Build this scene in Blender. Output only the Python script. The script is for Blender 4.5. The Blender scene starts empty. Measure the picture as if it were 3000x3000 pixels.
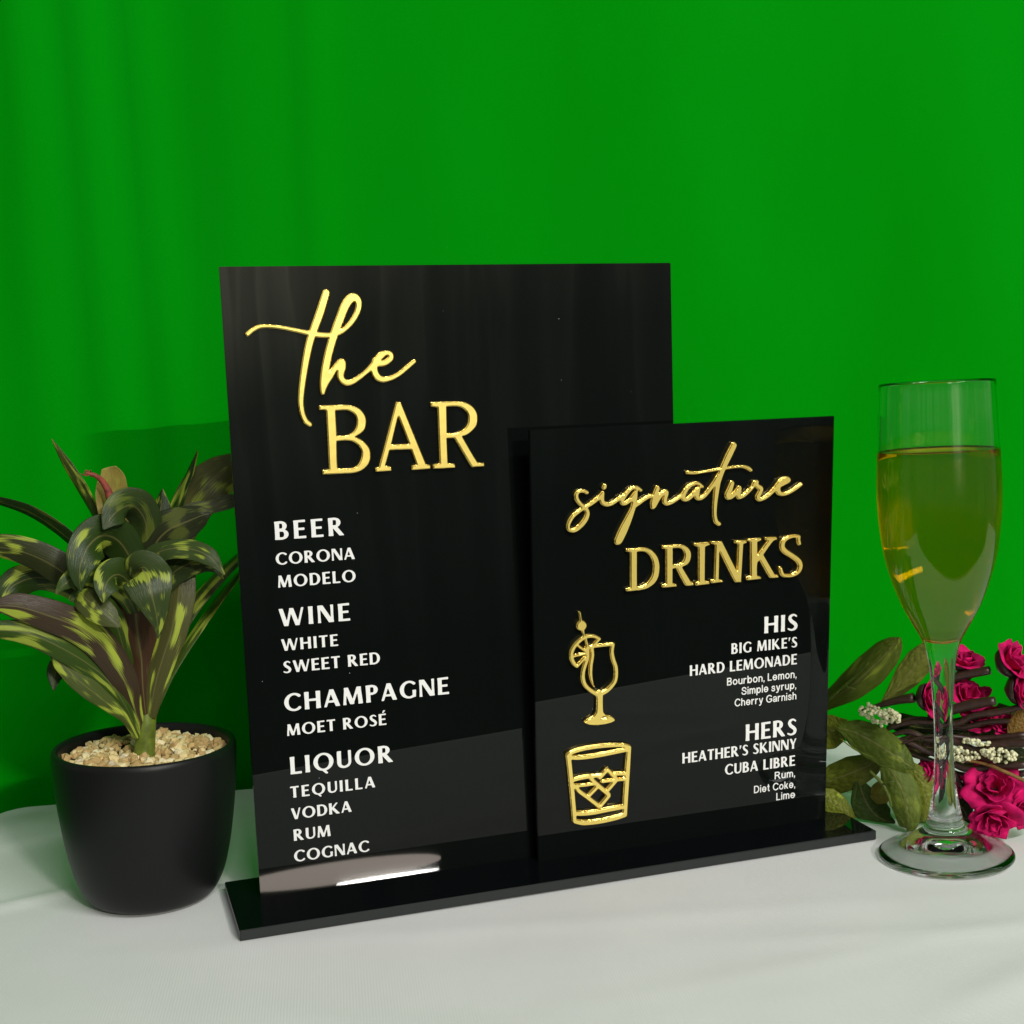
import bpy, bmesh, math, random
from mathutils import Vector, Matrix, noise
import numpy as np

SC = bpy.context.scene
COL = SC.collection
rad = math.radians
random.seed(7)

# ------------------------------------------------------------------ camera
CAM = Vector((-0.0549, -0.6626, 0.2678))
YAW, PITCH, ROLL, FOC = 0.32155, 0.13566, -0.0368, 4019.2
CXP, CYP = 1599.1, 1666.6            # optical centre, pixels of the 3000 px frame
def cam_axes():
    cy, sy = math.cos(YAW), math.sin(YAW)
    f = Vector((sy*math.cos(PITCH), cy*math.cos(PITCH), -math.sin(PITCH)))
    r = Vector((cy, -sy, 0)); u = r.cross(f)
    c, s = math.cos(ROLL), math.sin(ROLL)
    return c*r+s*u, -s*r+c*u, f
CR, CU, CF = cam_axes()
cd = bpy.data.cameras.new('camera'); cam = bpy.data.objects.new('camera', cd); COL.objects.link(cam)
cam.matrix_world = Matrix.Translation(CAM) @ Matrix((CR, CU, -CF)).transposed().to_4x4()
cd.sensor_width = 36; cd.sensor_fit = 'HORIZONTAL'; cd.lens = 36*FOC/3000
cd.shift_x = (1500-CXP)/3000; cd.shift_y = (CYP-1500)/3000
cd.clip_start = 0.01; cd.clip_end = 50
SC.camera = cam

# ------------------------------------------------------------------ view and light
SC.view_settings.view_transform = 'Standard'; SC.view_settings.look = 'None'
SC.view_settings.exposure = 0.0; SC.view_settings.gamma = 1.0
SC.cycles.max_bounces = 16; SC.cycles.transmission_bounces = 14; SC.cycles.glossy_bounces = 6
SC.cycles.caustics_reflective = True; SC.cycles.caustics_refractive = True
SC.cycles.sample_clamp_indirect = 6.0

W = bpy.data.worlds.new('World'); SC.world = W; W.use_nodes = True
def N(nt, t, **kw):
    n = nt.nodes.new(t)
    for k, v in kw.items(): setattr(n, k, v)
    return n
def ramp(nt, pts, mode='LINEAR'):
    n = N(nt, 'ShaderNodeValToRGB'); n.color_ramp.interpolation = mode
    e = n.color_ramp.elements
    while len(e) < len(pts): e.new(0.5)
    for k, (p, c) in enumerate(pts):
        e[k].position = p; e[k].color = (c, c, c, 1) if not isinstance(c, tuple) else (*c, 1)
    return n
def build_world():
    # the dim room round the table: bright pale ceiling, grey draped far side, dark floor
    nt = W.node_tree; nt.nodes.clear(); L = nt.links.new
    tc = N(nt, 'ShaderNodeTexCoord'); sep = N(nt, 'ShaderNodeSeparateXYZ'); L(tc.outputs['Generated'], sep.inputs[0])
    mr = N(nt, 'ShaderNodeMapRange'); L(sep.outputs['Z'], mr.inputs[0])
    mr.inputs[1].default_value = -0.5; mr.inputs[2].default_value = 0.5
    rp = ramp(nt, [(0.0, (.03, .03, .03)), (0.29, (.05, .053, .05)), (0.37, (.20, .215, .20)), (0.46, (.29, .30, .27)), (0.52, (.34, .34, .29)), (0.57, (.66, .62, .52)), (0.66, (.50, .48, .44)), (0.75, (.33, .32, .30)), (1.0, (WORLD_UP, WORLD_UP*.99, WORLD_UP*.96))])
    L(mr.outputs[0], rp.inputs[0])
    mp = N(nt, 'ShaderNodeMapping'); mp.inputs['Scale'].default_value = (24, 3, 1.6); L(tc.outputs['Generated'], mp.inputs[0])
    nz = N(nt, 'ShaderNodeTexNoise'); nz.inputs['Scale'].default_value = 1.0; nz.inputs['Detail'].default_value = 4; L(mp.outputs[0], nz.inputs['Vector'])
    nr = ramp(nt, [(0.38, .55), (0.49, .9), (0.52, 1.25), (.68, .75)]); L(nz.outputs['Fac'], nr.inputs[0])
    mx = N(nt, 'ShaderNodeMixRGB', blend_type='MULTIPLY'); mx.inputs[0].default_value = 1
    L(nr.outputs[0], mx.inputs[2])
    # a paler part of the room, ahead and a little above the table
    dt = N(nt, 'ShaderNodeVectorMath', operation='DOT_PRODUCT'); L(tc.outputs['Generated'], dt.inputs[0]); dt.inputs[1].default_value = Vector((.04, -.97, .16)).normalized()
    pr = ramp(nt, [(.955, (0, 0, 0)), (.975, (.30, .28, .22)), (.992, (2.0, 1.85, 1.4))], 'EASE'); L(dt.outputs['Value'], pr.inputs[0])
    ad = N(nt, 'ShaderNodeMixRGB', blend_type='ADD'); ad.inputs[0].default_value = 1; L(rp.outputs[0], ad.inputs[1]); L(pr.outputs[0], ad.inputs[2]); gt = N(nt, 'ShaderNodeMixRGB', blend_type='MULTIPLY'); gt.inputs[0].default_value = 1; gt.inputs[2].default_value = (.94, 1.0, .93, 1); L(ad.outputs[0], gt.inputs[1]); L(gt.outputs[0], mx.inputs[1])
    bg = N(nt, 'ShaderNodeBackground'); bg.inputs[1].default_value = 0.58; L(mx.outputs[0], bg.inputs[0])
    out = N(nt, 'ShaderNodeOutputWorld'); L(bg.outputs[0], out.inputs[0])
WORLD_UP = 0.35
build_world()

def area(name, loc, target, sx, sy, radiance, color, shape='RECTANGLE'):
    d = bpy.data.lights.new(name, 'AREA'); d.shape = shape; d.size = sx; d.size_y = sy
    d.energy = radiance*math.pi*sx*sy; d.color = color
    o = bpy.data.objects.new(name, d); COL.objects.link(o)
    o.location = loc; o.rotation_euler = (Vector(target)-Vector(loc)).to_track_quat('-Z', 'Y').to_euler()
    return o
# the long lamp high in front of the table, the lit panel round it, and an added fill lamp to brighten the table
area('tube_lamp', (.780, -3.46, 1.4142), (.780, .05, 1.2), .34, .0085, 6300, (1.0, .97, .90), 'ELLIPSE')
area('lamp_panel', (.62, -3.47, 1.3795), (.62, .05, 1.2), .68, .074, 56, (1.0, .86, .74), 'ELLIPSE')
area('front_fill_lamp', (0.52, -1.70, 1.58), (.2, .05, .1), 1.25, .15, 49, (1.0, .99, .97))

# ------------------------------------------------------------------ helpers
def mat(name): 
    m = bpy.data.materials.new(name); m.use_nodes = True
    nt = m.node_tree; return m, nt, nt.nodes['Principled BSDF']
def simple(name, color, rough=.5, metal=0, spec=.5, ior=1.49, var=0.0, bump=0.0, bscale=800):
    m, nt, b = mat(name); L = nt.links.new
    b.inputs['Base Color'].default_value = (*color, 1); b.inputs['Roughness'].default_value = rough
    b.inputs['Metallic'].default_value = metal; b.inputs['Specular IOR Level'].default_value = spec; b.inputs['IOR'].default_value = ior
    if var or bump:
        tc = N(nt, 'ShaderNodeTexCoord'); nz = N(nt, 'ShaderNodeTexNoise'); nz.inputs['Scale'].default_value = bscale; nz.inputs['Detail'].default_value = 4
        L(tc.outputs['Object'], nz.inputs['Vector'])
        if var:
            r = ramp(nt, [(.3, tuple(c*(1-var) for c in color)), (.7, tuple(c*(1+var) for c in color))]); L(nz.outputs['Fac'], r.inputs[0]); L(r.outputs[0], b.inputs['Base Color'])
        if bump:
            bp = N(nt, 'ShaderNodeBump'); bp.inputs['Strength'].default_value = bump; bp.inputs['Distance'].default_value = .0005; L(nz.outputs['Fac'], bp.inputs['Height']); L(bp.outputs[0], b.inputs['Normal'])
    return m
def link(name, me, parent=None, m=None, smooth=False):
    o = bpy.data.objects.new(name, me); COL.objects.link(o)
    if m: me.materials.append(m)
    if parent: o.parent = parent
    if smooth:
        for p in me.polygons: p.use_smooth = True
    return o
def from_bm(name, bm, parent=None, m=None, smooth=False):
    me = bpy.data.meshes.new(name); bm.to_mesh(me); bm.free()
    return link(name, me, parent, m, smooth)
def tag(o, label, cat=None, group=None, kind=None):
    if label: o['label'] = label
    if cat: o['category'] = cat
    if group: o['group'] = group
    if kind: o['kind'] = kind
    return o
def empty(name, loc=(0, 0, 0), rot=(0, 0, 0)):
    o = bpy.data.objects.new(name, None); COL.objects.link(o); o.location = loc; o.rotation_euler = rot
    o.empty_display_size = .02
    return o
def box(x0, x1, y0, y1, z0, z1, bev=.0004, seg=2):
    bm = bmesh.new(); bmesh.ops.create_cube(bm, size=1)
    bmesh.ops.scale(bm, vec=(x1-x0, y1-y0, z1-z0), verts=bm.verts)
    bmesh.ops.translate(bm, vec=((x0+x1)/2, (y0+y1)/2, (z0+z1)/2), verts=bm.verts)
    if bev: bmesh.ops.bevel(bm, geom=bm.edges[:], offset=bev, segments=seg, affect='EDGES')
    return bm
def lathe(prof, n=96):
    bm = bmesh.new(); rings = []
    for r, z in prof:
        if r < 1e-6: rings.append([bm.verts.new((0, 0, z))])
        else: rings.append([bm.verts.new((r*math.cos(2*math.pi*k/n), r*math.sin(2*math.pi*k/n), z)) for k in range(n)])
    for a, b in zip(rings[:-1], rings[1:]):
        for k in range(n):
            q = (k+1) % n
            if len(a) == 1 and len(b) == 1: continue
            if len(a) == 1: bm.faces.new((a[0], b[q], b[k]))
            elif len(b) == 1: bm.faces.new((a[k], a[q], b[0]))
            else: bm.faces.new((a[k], a[q], b[q], b[k]))
    return bm
def cr(pts, n=6):
    pts = [Vector(p) for p in pts]; out = []
    for i in range(len(pts)-1):
        p1, p2 = pts[i], pts[i+1]
        p0 = pts[i-1] if i else 2*p1-p2
        p3 = pts[i+2] if i+2 < len(pts) else 2*p2-p1
        for k in range(n):
            t = k/n
            out.append(.5*((2*p1)+(p2-p0)*t+(2*p0-5*p1+4*p2-p3)*t*t+(3*p1-p0-3*p2+p3)*t**3))
    out.append(pts[-1]); return out
def tube(bm, pts, radii, n=10, smooth=4, cap=True):
    """pts: list of 3-vectors, radii: list"""
    P = cr(pts, smooth) if len(pts) > 2 else [Vector(p) for p in pts]
    m = len(P); R = [float(np.interp(i/(m-1), np.linspace(0, 1, len(radii)), radii)) for i in range(m)]
    ref = Vector((.3, .2, .9)); rings = []
    for i, p in enumerate(P):
        t = (P[min(i+1, m-1)]-P[max(i-1, 0)]).normalized()
        a = t.cross(ref).normalized() if abs(t.dot(ref.normalized())) < .98 else t.cross(Vector((1, 0, 0))).normalized()
        b = t.cross(a)
        rings.append([bm.verts.new(p+R[i]*(a*math.cos(2*math.pi*k/n)+b*math.sin(2*math.pi*k/n))) for k in range(n)])
    for A, B in zip(rings[:-1], rings[1:]):
        for k in range(n): bm.faces.new((A[k], A[(k+1) % n], B[(k+1) % n], B[k]))
    if cap:
        bm.faces.new(rings[0][::-1]); bm.faces.new(rings[-1])

# ------------------------------------------------------------------ materials
M_ACRYL = simple('black_acrylic', (.0034, .0046, .0040), rough=.008, spec=.28, ior=1.49)
M_EDGE = simple('black_acrylic_base', (.003, .004, .005), rough=.02, spec=.3)
M_SAWN = simple('sawn_acrylic_edge', (.014, .017, .017), rough=.33, spec=.5)
M_VINYL = simple('white_vinyl', (.84, .84, .825), rough=.5, spec=.3)
def m_gold(rough, metal, name, col, bump, scale):
    m, nt, b = mat(name); L = nt.links.new
    b.inputs['Base Color'].default_value = (*col, 1); b.inputs['Metallic'].default_value = metal
    b.inputs['Roughness'].default_value = rough
    tc = N(nt, 'ShaderNodeTexCoord'); nz = N(nt, 'ShaderNodeTexNoise'); nz.inputs['Scale'].default_value = scale; nz.inputs['Detail'].default_value = 2
    L(tc.outputs['Object'], nz.inputs['Vector'])
    bp = N(nt, 'ShaderNodeBump'); bp.inputs['Strength'].default_value = bump; bp.inputs['Distance'].default_value = .0010
    L(nz.outputs['Fac'], bp.inputs['Height']); L(bp.outputs[0], b.inputs['Normal'])
    return m
M_GOLD = m_gold(.34, .58, 'gold_mirror_acrylic', (1.0, .77, .19), .10, 150)
M_FLANK = m_gold(.10, .95, 'gold_cut_edge', (1.0, .76, .22), .4, 500)
M_POT = simple('matte_black_ceramic', (.0065, .0072, .0072), rough=.42, spec=.27, bump=.08, bscale=900)
def m_cloth():
    m, nt, b = mat('white_table_cloth'); L = nt.links.new
    b.inputs['Roughness'].default_value = .85; b.inputs['Specular IOR Level'].default_value = .2
    tc = N(nt, 'ShaderNodeTexCoord')
    w = N(nt, 'ShaderNodeTexWave', wave_type='BANDS', bands_direction='X'); w.inputs['Scale'].default_value = 230; w.inputs['Distortion'].default_value = .6; w.inputs['Detail'].default_value = 2
    L(tc.outputs['Object'], w.inputs['Vector'])
    w2 = N(nt, 'ShaderNodeTexWave', wave_type='BANDS', bands_direction='Y'); w2.inputs['Scale'].default_value = 330; w2.inputs['Distortion'].default_value = .8
    L(tc.outputs['Object'], w2.inputs['Vector'])
    ad = N(nt, 'ShaderNodeMath', operation='ADD'); L(w.outputs['Fac'], ad.inputs[0]); L(w2.outputs['Fac'], ad.inputs[1])
    nz = N(nt, 'ShaderNodeTexNoise'); nz.inputs['Scale'].default_value = 14; nz.inputs['Detail'].default_value = 5; L(tc.outputs['Object'], nz.inputs['Vector'])
    r = ramp(nt, [(.3, (.755, .765, .76)), (.7, (.80, .81, .805))]); L(nz.outputs['Fac'], r.inputs[0]); L(r.outputs[0], b.inputs['Base Color'])
    bp = N(nt, 'ShaderNodeBump'); bp.inputs['Strength'].default_value = .11; bp.inputs['Distance'].default_value = .0004
    L(ad.outputs[0], bp.inputs['Height']); L(bp.outputs[0], b.inputs['Normal'])
    return m
M_CLOTH = m_cloth()
def m_green():
    m, nt, b = mat('green_screen_fabric'); L = nt.links.new
    b.inputs['Roughness'].default_value = .9; b.inputs['Specular IOR Level'].default_value = .02
    tc = N(nt, 'ShaderNodeTexCoord'); nz = N(nt, 'ShaderNodeTexNoise'); nz.inputs['Scale'].default_value = 6; nz.inputs['Detail'].default_value = 6
    mp = N(nt, 'ShaderNodeMapping'); mp.inputs['Scale'].default_value = (1, 1, .35); L(tc.outputs['Object'], mp.inputs[0]); L(mp.outputs[0], nz.inputs['Vector'])
    r = ramp(nt, [(.3, (.0003, .228, .0016)), (.7, (.0003, .268, .0036))]); L(nz.outputs['Fac'], r.inputs[0]); L(r.outputs[0], b.inputs['Base Color'])
    fz = N(nt, 'ShaderNodeTexNoise'); fz.inputs['Scale'].default_value = 900; fz.inputs['Detail'].default_value = 2; L(tc.outputs['Object'], fz.inputs['Vector'])
    bp = N(nt, 'ShaderNodeBump'); bp.inputs['Strength'].default_value = .15; bp.inputs['Distance'].default_value = .0004; L(fz.outputs['Fac'], bp.inputs['Height']); L(bp.outputs[0], b.inputs['Normal'])
    return m
M_GREEN = m_green()

# ------------------------------------------------------------------ table and backdrop
TYAW = -0.168
TAB = Matrix.Rotation(TYAW, 4, 'Z')           # table axes: x along the table, y away
def build_tablecloth():
    """cloth over a narrow folding table: flat top with faint creases, rounded corners, hanging sides"""
    inv = TAB.inverted()
    yb = (inv @ Vector((0, .272, 0))).y; yf = (inv @ Vector((.15, -.214, 0))).y
    xl = (inv @ Vector((-.140, .20, 0))).x; xr = xl+1.5
    creases = [((-.16, .09), (-.045, .118), .0022, .006), ((-.10, .02), (.40, -.10), .0007, .010), ((.12, -.13), (.50, -.13), .0006, .008),
               ((.20, -.09), (.42, -.155), .0009, .009), ((-.14, .20), (-.02, .25), .0008, .010), ((.26, -.20), (.36, -.17), .0016, .012), ((-.05, -.05), (.12, -.16), .0005, .012)]
    def h(x, y):
        p = TAB @ Vector((x, y, 0)); z = 0
        for a, b, amp, wd in creases:
            a = Vector(a); b = Vector(b); d = b-a; t = max(0, min(1, (Vector((p.x, p.y))-a).dot(d)/d.dot(d)))
            q = (Vector((p.x, p.y))-a-d*t).length
            z += amp*math.exp(-(q/wd)**2)*math.sin(math.pi*min(1, max(0, .06+.88*t)))
        return z*.7+.0004*noise.noise(Vector((p.x*9, p.y*9, .3)))-.0006
    rc = .020
    # outline of the top as rounded rectangle, rings inward to the centre grid
    bm = bmesh.new()
    nx, ny = 190, 90
    def place(u, v):   # map the unit square to the rounded rectangle
        x = xl+(xr-xl)*u; y = yf+(yb-yf)*v
        for cx, sx in ((xl+rc, -1), (xr-rc, 1)):
            for cy, sy in ((yf+rc, -1), (yb-rc, 1)):
                dx, dy = (x-cx)*sx, (y-cy)*sy
                if dx > 0 and dy > 0:
                    m_ = max(dx, dy); L_ = math.hypot(dx, dy); k = m_/L_
                    x = cx+sx*dx*k; y = cy+sy*dy*k
        return x, y
    us = [i/nx for i in range(nx+1)]; vs = [j/ny for j in range(ny+1)]
    g = []
    for v in vs:
        row = []
        for u in us:
            x, y = place(u, v); row.append(bm.verts.new((x, y, h(x, y))))
        g.append(row)
    for j in range(ny):
        for i in range(nx): bm.faces.new((g[j][i], g[j][i+1], g[j+1][i+1], g[j+1][i]))
    ring = [g[0][i] for i in range(nx+1)]+[g[j][nx] for j in range(1, ny+1)]+[g[ny][i] for i in range(nx-1, -1, -1)]+[g[j][0] for j in range(ny-1, 0, -1)]
    cx, cy = (xl+xr)/2, (yf+yb)/2
    n = len(ring); prev = ring
    norms = []
    for k, v in enumerate(ring):
        t = (ring[(k+1) % n].co-ring[k-1].co); nn = Vector((t.y, -t.x, 0)).normalized(); norms.append(nn)
    for st, (o_, z_) in enumerate([(.0025, -.0008), (.0042, -.003), (.005, -.008), (.006, -.05), (.008, -.15), (.010, -.32)]):
        cur = []
        for k, v in enumerate(ring):
            fold = .004*math.sin(k*.55)*max(0, -z_)/.3+.006*noise.noise(v.co*14)*max(0, -z_)/.3
            cur.append(bm.verts.new((v.co.x+norms[k].x*(o_+fold), v.co.y+norms[k].y*(o_+fold), v.co.z*(1 if st < 2 else .3)+z_)))
        for k in range(n): bm.faces.new((prev[k], cur[k], cur[(k+1) % n], prev[(k+1) % n]))
        prev = cur
    bmesh.ops.recalc_face_normals(bm, faces=bm.faces)
    o = from_bm('tablecloth', bm, None, M_CLOTH, True); o.rotation_euler.z = TYAW
    tag(o, 'plain white tablecloth covering the table under the sign', 'tablecloth')
build_tablecloth()

def build_backdrop():
    bm = bmesh.new(); nx, nz = 420, 60
    x0, x1, z0, z1 = -1.3, 1.9, -.5, 1.5
    inv = TAB.inverted(); yb = (inv @ Vector((0, .272, 0))).y+.035
    rnd = random.Random(3)
    folds = [(-.20, .020, .0042), (-.13, .016, .006), (-.085, .014, .005), (-.045, .012, .003), (.01, .03, .003), (.055, .012, .0022), (.16, .05, .003), (.30, .05, .002), (.60, .018, .006), (.655, .014, .005), (.71, .02, .006)]
    folds += [(x, rnd.uniform(.015, .04), rnd.uniform(.004, .012)) for x in np.arange(.78, 1.9, .07)]+[(x, rnd.uniform(.015, .04), rnd.uniform(.004, .012)) for x in np.arange(-1.28, -.24, .07)]
    g = []
    for j in range(nz+1):
        z = z0+(z1-z0)*j/nz; row = []
        for i in range(nx+1):
            x = x0+(x1-x0)*i/nx; y = yb
            for c, w, a in folds:
                cc = c+.02*(z-.2)*math.sin(c*37); y -= 2.1*a*math.exp(-((x-cc)/w)**2)*(.55+.45*math.sin(z*2.1+c*9))
            y += .003*noise.noise(Vector((x*4, z*1.5, 1)))
            row.append(bm.verts.new((x, y, z)))
        g.append(row)
    for j in range(nz):
        for i in range(nx): bm.faces.new((g[j][i], g[j][i+1], g[j+1][i+1], g[j+1][i]))
    o = from_bm('backdrop_curtain', bm, None, M_GREEN, True); o.rotation_euler.z = TYAW
    tag(o, 'bright green cloth backdrop hanging in soft folds behind the table', 'backdrop')
build_backdrop()

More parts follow.
